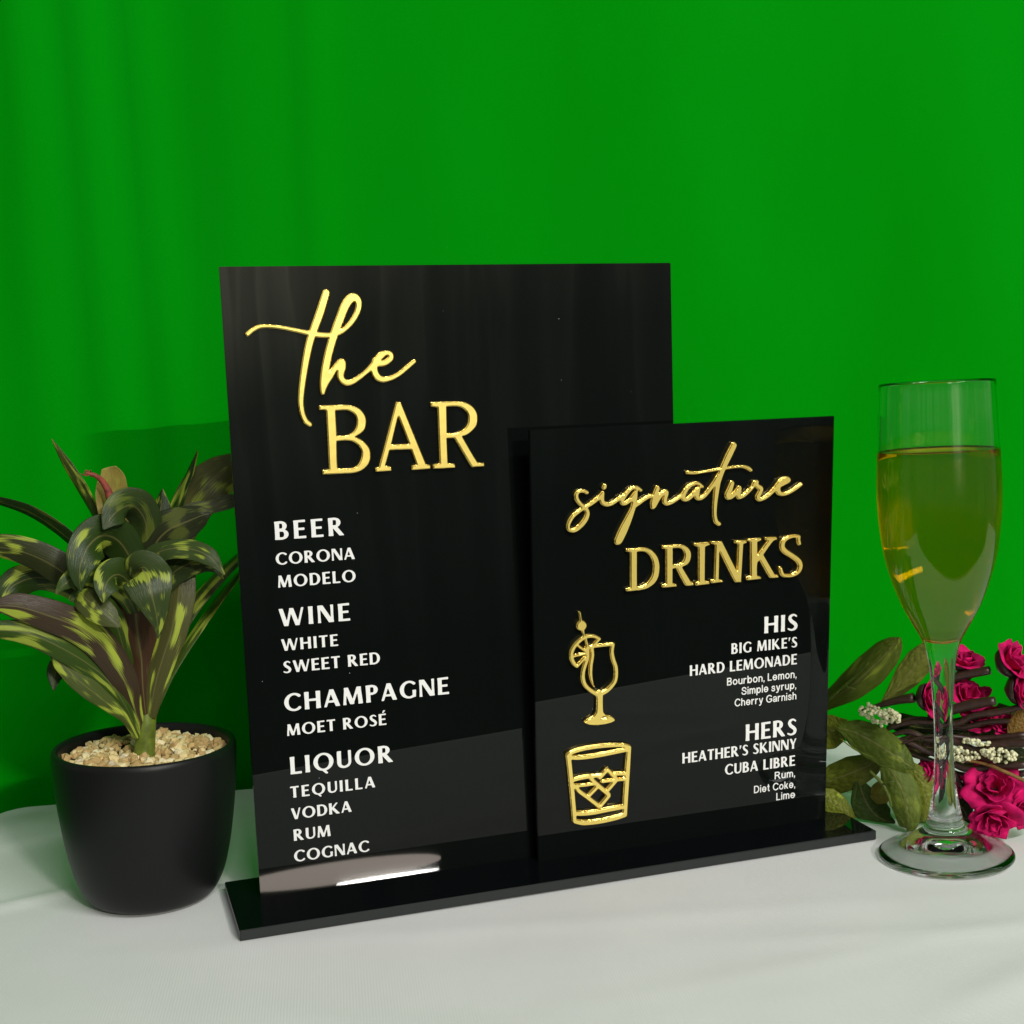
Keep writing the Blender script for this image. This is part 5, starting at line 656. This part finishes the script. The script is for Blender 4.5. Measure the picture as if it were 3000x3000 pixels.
def build_flute():
    root = empty('champagne_flute', FL)
    tag(root, 'clear stemmed champagne flute standing right of the sign before the flowers', 'champagne flute')
    view = Vector((CF.x, CF.y, 0)).normalized()
    rot = Matrix.Rotation(rad(-1.25), 3, view).to_euler()
    root.rotation_euler = rot
    outer = [(.0365, .0014), (.0362, .0026), (.0345, .0036), (.0300, .0049), (.0255, .0063), (.0218, .0086), (.0190, .0110), (.0162, .0130), (.0132, .0152), (.0110, .0178), (.0094, .0222), (.0078, .0295), (.0062, .0400), (.0052, .0560), (.0050, .0730), (.0055, .0885), (.0067, .1040), (.0083, .1150), (.0105, .1218), (.0138, .1282), (.0168, .1337), (.0211, .1420), (.0261, .1558), (.0296, .1694), (.0314, .1835), (.0322, .1950), (.0323, .2060), (.0317, .2238), (.0308, .2420), (.0299, .2588)]
    outer = [(v.x, v.y) for v in cr([Vector((r, z, 0)) for r, z in outer], 4)]
    rim = [(.0297, .2598), (.0293, .2602), (.0288, .2598)]
    inner = [(.0288, .2588), (.0297, .2420), (.0305, .2238), (.0311, .2060), (.0310, .1950), (.0301, .1835), (.0283, .1694), (.0247, .1558), (.0196, .1420), (.0152, .1337), (.0122, .1285), (.0080, .1240), (.0035, .1218), (0, .1212)]
    inn = [(max(0, v.x), v.y) for v in cr([Vector((r, z, 0)) for r, z in inner], 4)]
    under = [(0, .0085), (.006, .0081), (.012, .0068), (.018, .0047), (.024, .0026), (.030, .0004), (.034, .0002), (.0358, .0005), (.0365, .0014)]
    cut1 = min(range(len(outer)), key=lambda i: abs(outer[i][1]-.0222)); cut2 = min(range(len(outer)), key=lambda i: abs(outer[i][1]-.1218))
    from_bm('foot', lathe(under+outer[1:cut1+1], 128), root, M_GLASS, True)
    from_bm('stem', lathe(outer[cut1:cut2+1], 128), root, M_GLASS, True)
    from_bm('bowl', lathe(outer[cut2:]+rim+inn, 128), root, M_GLASS, True)
    # the drink
    lev = .2236
    e = .00025
    prof = [(0, .1212-e)]+[(r+e, z-e*.5) for r, z in inn[::-1] if r > .001 and z < lev-.0006]
    rl = .0305+e
    prof += [(rl, lev+.0006), (rl-.0008, lev+.0001), (rl-.0022, lev-.0002), (0, lev-.0002)]
    w = from_bm('champagne', lathe(prof, 128), None, M_WINE, True); w.location = FL; w.rotation_euler = rot
    rnd = random.Random(9); bm = bmesh.new()
    for _ in range(26):
        z = .124+.10*rnd.random()**2.2; rr = float(np.interp(z, [q[1] for q in inn[::-1]], [q[0] for q in inn[::-1]]))*.96
        a = rnd.uniform(0, 6.283); q = rr*(1 if rnd.random() < .6 else math.sqrt(rnd.random()))
        bmesh.ops.create_icosphere(bm, subdivisions=2, radius=rnd.uniform(.00022, .0005), matrix=Matrix.Translation((q*math.cos(a), q*math.sin(a), z)))
    o = from_bm('bubbles', bm, w, M_GLASS, True); o['kind'] = 'stuff'
    tag(w, 'pale golden champagne filling most of the stemmed flute', 'drink')
build_flute()

# ------------------------------------------------------------------ flower spray behind the flute
def build_flowers():
    Q1, Q2 = Vector((.415, -.012, 0)), Vector((.352, .052, 0)); t_ = (Q1-Q2).normalized(); nrm = Vector((-t_.y, t_.x, 0))
    if nrm.dot(CF) < 0: nrm = -nrm
    Z = Plane_(Q1, nrm, 2350, 1800, 650/1570)
    root = empty('rose_spray', (.40, .01, 0))
    tag(root, 'spray of artificial magenta roses with green leaves and cream berries lying on the table', 'artificial flowers')
    O = root.location
    gr = (.085, .120, .011); g2 = (.14, .165, .014); g3 = (.040, .072, .010); yo = (.20, .18, .022)
    F = lambda pts, c, patch=.3, **k: leaf(Z, root, pts, c, patch, seed=len(root.children)*3, m=M_ROSELEAF, wave=.06, **k)
    F([(60, 720, -.012, 20, 0), (180, 620, -.012, 60, 0), (330, 520, -.010, 105, 0), (470, 400, -.010, 122, 5), (590, 280, -.010, 105, 5), (660, 205, -.010, 60, 0), (695, 165, -.010, 8, 0)], gr, .5)
    F([(560, 640, -.014, 15, 0), (640, 560, -.014, 50, 0), (740, 440, -.014, 95, 0), (830, 330, -.014, 100, 0), (890, 240, -.014, 60, 0), (920, 180, -.014, 6, 0)], (.15, .17, .026), .4)
    F([(330, 760, -.004, 20, 0), (260, 800, -.003, 95, 0), (180, 830, -.003, 130, 0), (90, 850, -.004, 110, 0), (20, 870, -.006, 10, 0)], g2, .8)
    F([(250, 800, .004, 25, 0), (360, 830, .005, 95, 0), (500, 900, .006, 130, 0), (640, 990, .008, 118, 0), (740, 1060, .008, 70, 0), (805, 1095, .008, 6, 0)], (.075, .110, .010), .35)
    F([(560, 960, .000, 20, 0), (480, 1060, .000, 85, 0), (350, 1120, .000, 118, 0), (220, 1170, -.002, 110, 0), (110, 1210, -.004, 60, 0), (40, 1240, -.004, 6, 0)], (.10, .115, .012), .4)
    F([(90, 1240, .006, 20, 0), (170, 1300, .006, 85, 0), (250, 1350, .006, 80, 0), (330, 1410, .006, 40, 0), (378, 1440, .006, 4, 0)], g2, .7)
    F([(400, 1180, .000, 30, 0), (440, 1300, .000, 105, 0), (500, 1400, .001, 125, 0), (590, 1490, .003, 90, 0), (660, 1550, .003, 8, 0)], g3, .2)
    F([(560, 1020, .008, 30, 0), (640, 1120, .010, 100, 0), (710, 1250, .012, 118, 0), (745, 1390, .013, 100, 0), (748, 1510, .014, 62, 0), (738, 1615, .014, 5, 0)], gr, .25)
    F([(760, 1060, .002, 30, 0), (840, 1160, .003, 80, 0), (880, 1280, .004, 88, 0), (880, 1380, .004, 60, 0), (860, 1470, .004, 5, 0)], g2, .5)
    F([(640, 1150, .000, 30, 0), (560, 1260, -.002, 80, 0), (520, 1330, -.002, 60, 0), (480, 1280, -.002, 5, 0)], yo, .6)
    F([(800, 1350, -.004, 30, 0), (830, 1450, -.004, 90, 0), (810, 1540, -.003, 70, 0), (760, 1590, -.002, 6, 0)], g3, .2)
    F([(1590, 640, -.006, 20, 0), (1560, 720, -.006, 60, 0), (1510, 810, -.005, 70, 0), (1450, 890, -.004, 6, 0)], (.19, .10, .02), .1, label='ochre brown dried leaf')
    F([(1090, 870, -.012, 10, 0), (1150, 830, -.012, 45, 0), (1210, 780, -.012, 48, 0), (1250, 735, -.012, 5, 0)], (.035, .035, .014), .1)
    F([(1250, 850, -.016, 30, 0), (1350, 820, -.016, 60, 0), (1450, 790, -.016, 60, 0), (1560, 780, -.016, 20, 0)], g3, .1)
    dk = (.022, .028, .010); d2 = (.045, .060, .012); br = (.045, .022, .012)  # dark filler leaves behind the spray, painting in the shade between its stems
    for pts, c in (([(560, 700, -.022, 20, 0), (680, 760, -.022, 70, 0), (820, 800, -.022, 80, 0), (960, 810, -.022, 8, 0)], dk), ([(900, 860, -.024, 20, 0), (1040, 820, -.024, 75, 0), (1200, 800, -.024, 85, 0), (1360, 800, -.024, 8, 0)], dk),
        ([(1000, 1010, -.014, 20, 0), (1120, 1040, -.014, 65, 0), (1260, 1050, -.014, 70, 0), (1420, 1040, -.014, 8, 0)], br), ([(1250, 960, -.016, 20, 0), (1400, 1000, -.016, 70, 0), (1550, 1010, -.016, 70, 0), (1680, 1000, -.016, 8, 0)], dk),
        ([(640, 900, -.012, 20, 0), (760, 920, -.012, 70, 0), (880, 940, -.012, 75, 0), (1000, 950, -.012, 8, 0)], br), ([(960, 1200, -.012, 20, 0), (1060, 1280, -.012, 80, 0), (1140, 1380, -.011, 80, 0), (1190, 1480, -.010, 8, 0)], dk),
        ([(1180, 1200, -.012, 20, 0), (1300, 1260, -.012, 80, 0), (1440, 1290, -.012, 90, 0), (1580, 1290, -.012, 8, 0)], d2), ([(1380, 640, -.018, 20, 0), (1460, 700, -.018, 60, 0), (1560, 730, -.018, 60, 0), (1640, 720, -.018, 8, 0)], d2),
        ([(1000, 560, -.020, 15, 0), (1060, 500, -.020, 45, 0), (1130, 460, -.020, 45, 0), (1200, 450, -.020, 5, 0)], d2)):
        F(pts, c, .15)
    def tb(name, lists, m, n=8):
        for pts, rr in lists:
            bm = bmesh.new(); P = []; R_ = []
            for (x, y, off), r in zip(pts, rr):
                p = Z.at(x, y, off); p.z = max(p.z, .0012+Z.mm(r)); P.append(p-O); R_.append(Z.mm(r)*.82)
            tube(bm, P, R_, n, 5); from_bm(name, bm, root, m, True)
    tb('stem', [
        ([(400, 690, -.004), (560, 640, -.004), (690, 605, -.003), (790, 590, -.002)], [10, 26, 38, 46]),
        ([(900, 520, -.008), (1050, 455, -.006), (1180, 420, -.005), (1330, 395, -.004)], [30, 40, 44, 38]),
        ([(900, 730, -.004), (1080, 670, -.002), (1220, 635, -.001), (1365, 610, 0)], [34, 46, 48, 40]),
        ([(520, 850, -.004), (700, 780, -.003), (850, 760, -.002), (1080, 775, -.002), (1220, 715, -.002), (1400, 690, -.002), (1600, 640, -.003)], [12, 20, 24, 28, 30, 30, 28]),
        ([(600, 800, -.006), (760, 740, -.005), (920, 745, -.005), (1120, 800, -.006), (1330, 760, -.007), (1580, 760, -.008)], [12, 16, 20, 26, 26, 24]),
        ([(640, 850, -.001), (760, 830, 0), (880, 880, 0), (1000, 880, .001), (1120, 915, .002), (1230, 965, .003), (1330, 930, .003), (1450, 915, .003), (1600, 910, .003)], [18, 26, 28, 30, 34, 36, 38, 40, 40]),
        ([(620, 880, 0), (740, 900, .001), (860, 960, .001), (1000, 1010, .001), (1150, 1090, .001), (1300, 1085, .001), (1600, 1060, .001)], [18, 24, 26, 28, 32, 34, 36]),
        ([(690, 960, -.002), (800, 1000, -.002), (930, 1040, -.002), (1100, 1130, -.003), (1350, 1150, -.004), (1600, 1120, -.004)], [14, 20, 22, 26, 30, 30]),
        ([(700, 920, .003), (800, 880, .003), (900, 860, .003), (1040, 860, .002), (1250, 880, -.003), (1600, 850, -.004)], [9, 12, 12, 18, 26, 30]),
        ([(1000, 1180, -.008), (1200, 1230, -.008), (1400, 1250, -.006), (1600, 1240, -.006)], [26, 34, 36, 34]),
        ([(1050, 1080, .002), (1150, 1250, 0), (1240, 1330, .002), (1280, 1400, .002)], [18, 20, 20, 24])], M_BROWN)
    tb('twig', [([(1130, 1025, .006), (1300, 1060, .006), (1450, 1120, .006), (1600, 1190, .006)], [11, 15, 17, 18])], M_OCHRE)
    tb('petiole', [([(180, 610, -.008), (300, 505, -.007), (400, 415, -.006), (470, 340, -.006)], [12, 11, 10, 7]), ([(300, 505, -.006), (375, 530, -.005)], [9, 8]),
        ([(480, 1110, .012), (560, 1190, .014), (610, 1280, .015), (632, 1360, .015)], [14, 17, 15, 9]), ([(570, 1200, .015), (650, 1180, .015)], [9, 6]),
        ([(270, 880, .010), (380, 960, .011), (500, 1010, .012)], [7, 6, 4])], M_STALK, 6)
    def rose(x, y, off, R, up, open_=.6, seed=0, calyx=None):
        """bud of overlapping petals round an axis; R in crop pixels"""
        rnd = random.Random(seed); c = Z.at(x, y, off); r = Z.mm(R); up = Vector(up).normalized()
        if c.z < r*.9: c.z = r*.9
        a = up.cross(Vector((.3, .9, .2))).normalized(); b = up.cross(a)
        bm = bmesh.new(); nu, nv = 9, 8
        def petal(ang, spread, rr, hh, flare, lift, wob):
            g = []
            for i in range(nu+1):
                v = i/nu; row = []
                for j in range(nv+1):
                    s = -1+2*j/nv
                    w = spread*(math.sin(math.pi*min(1, .16+.62*v))**.6)
                    th = ang+s*w
                    rad_ = rr*(.32+.95*math.sin(min(1.35, v*1.5))*.75)+flare*rr*max(0, v-.55)**1.4*2.4*(1-.35*s*s)
                    z = hh*(v-.12*s*s*v)-flare*rr*.9*max(0, v-.62)**1.5*2+lift
                    ruf = wob*rr*noise.noise(Vector((th*2.2, v*3+seed, ang)))*v
                    q = c+(a*math.cos(th)+b*math.sin(th))*(rad_+ruf)+up*(z+ruf*.8)-O
                    if q.z+O.z < .0012: q.z = .0012-O.z+.0006*rnd.random()
                    row.append(bm.verts.new(q))
                g.append(row)
            for i in range(nu):
                for j in range(nv): bm.faces.new((g[i][j], g[i][j+1], g[i+1][j+1], g[i+1][j]))
        for ring, (n, rr, hh, fl) in enumerate(((3, .42, 1.30, .15*open_), (4, .66, 1.22, .5*open_), (5, .92, 1.05, 1.0*open_))):
            ph = rnd.uniform(0, 6)
            for k in range(n):
                petal(ph+k*2*math.pi/n+rnd.uniform(-.2, .2), 1.05 if ring < 2 else .92, r*rr*rnd.uniform(.92, 1.06), r*hh*rnd.uniform(.92, 1.05), fl*rnd.uniform(.6, 1.3), -r*.55, .5)
        o = from_bm('rose', bm, root, M_PETAL, True)
        md = o.modifiers.new('thickness', 'SOLIDIFY'); md.thickness = .0004; md.offset = 0
        if calyx:
            bm = bmesh.new(); n = 16; m_ = 9; g = []
            for i in range(m_+1):
                v = i/m_
                g.append([bm.verts.new(c+up*(-r*1.05+r*1.0*v)+(a*math.cos(6.283*k/n)+b*math.sin(6.283*k/n))*r*calyx*max(.05, math.sin(.12+v*1.75))*(1+.10*(k % 4 == 0)*v)-O) for k in range(n)])
            for i in range(m_):
                for k in range(n): bm.faces.new((g[i][k], g[i][(k+1) % n], g[i+1][(k+1) % n], g[i+1][k]))
            bm.faces.new(g[0][::-1])
            k = from_bm('calyx', bm, o, M_BROWN, True)
            md = k.modifiers.new('thickness', 'SOLIDIFY'); md.thickness = .0004; md.offset = 0
        return o
    rt, uu = t_, Vector((0, 0, 1)); tv = -nrm
    rose(905, 585, -.004, 104, rt*.95+uu*.15+tv*.35, .45, 1, .95)
    rose(1150, 335, -.012, 98, uu*.9+rt*.25+tv*.3, .55, 2, .8)
    rose(1490, 330, -.008, 125, uu*.55+rt*.8+tv*.25, .6, 3, .95)
    rose(1545, 530, -.006, 108, rt*.95+uu*.1+tv*.25, .5, 4, 1.0)
    rose(1180, 590, -.014, 112, uu*.6+rt*.3+tv*.4, .6, 5)
    rose(1365, 1225, .004, 138, tv*.75+uu*.55+rt*.1, .8, 6)
    rose(1345, 1440, .012, 128, tv*.75-uu*.35+rt*.2, .8, 7)
    rose(1545, 1385, .002, 105, tv*.5+rt*.6, .6, 8)
    rose(890, 1115, -.002, 70, tv*.6+uu*.2-rt*.5, .6, 9)
    rose(1270, 745, -.016, 96, tv*.6+uu*.5, .5, 10)
    rose(1010, 1110, -.004, 60, tv*.8, .6, 12)
    rose(1440, 790, -.012, 70, tv*.7+uu*.4, .6, 13)
    rose(1100, 1200, -.004, 70, tv*.7-rt*.3, .7, 14)
    def berries(pts, n, seed):
        rnd = random.Random(seed); bm = bmesh.new()
        P = cr([Vector((x, y, o_)) for x, y, o_, w in pts], 6); tt = np.linspace(0, 1, len(pts)); ws = [w for *_, w in pts]
        for k in range(n):
            u = rnd.random(); i = u*(len(P)-1); p = P[int(i)].lerp(P[min(int(i)+1, len(P)-1)], i-int(i)); w = float(np.interp(u, tt, ws))
            ang = rnd.uniform(0, 6.283); q = math.sqrt(rnd.uniform(.25, 1))
            c = Z.at(p.x+rnd.uniform(-8, 8), p.y+math.cos(ang)*w*q, p.z+math.sin(ang)*q*w*.000145)
            r = Z.mm(rnd.uniform(10.5, 15)); c.z = max(c.z, r)
            bmesh.ops.create_icosphere(bm, subdivisions=2, radius=r, matrix=Matrix.Translation(c-O))
        from_bm('berry_cluster', bm, root, M_BERRY, True)
    berries([(410, 680, .006, 18), (480, 700, .008, 55), (560, 730, .009, 72), (640, 725, .009, 48), (688, 735, .009, 20)], 120, 1)
    berries([(470, 640, .006, 10), (540, 690, .008, 30), (620, 700, .008, 24)], 30, 5)
    berries([(950, 960, .004, 35), (1000, 990, .005, 50), (1080, 985, .006, 46), (1150, 1000, .006, 50), (1250, 1000, .006, 16)], 110, 2)
    berries([(1140, 890, .006, 12), (1220, 905, .007, 22), (1325, 915, .007, 8)], 32, 3)
    berries([(1270, 970, .007, 16), (1350, 990, .008, 45), (1430, 1005, .008, 55), (1510, 1000, .008, 22)], 90, 4)
build_flowers()
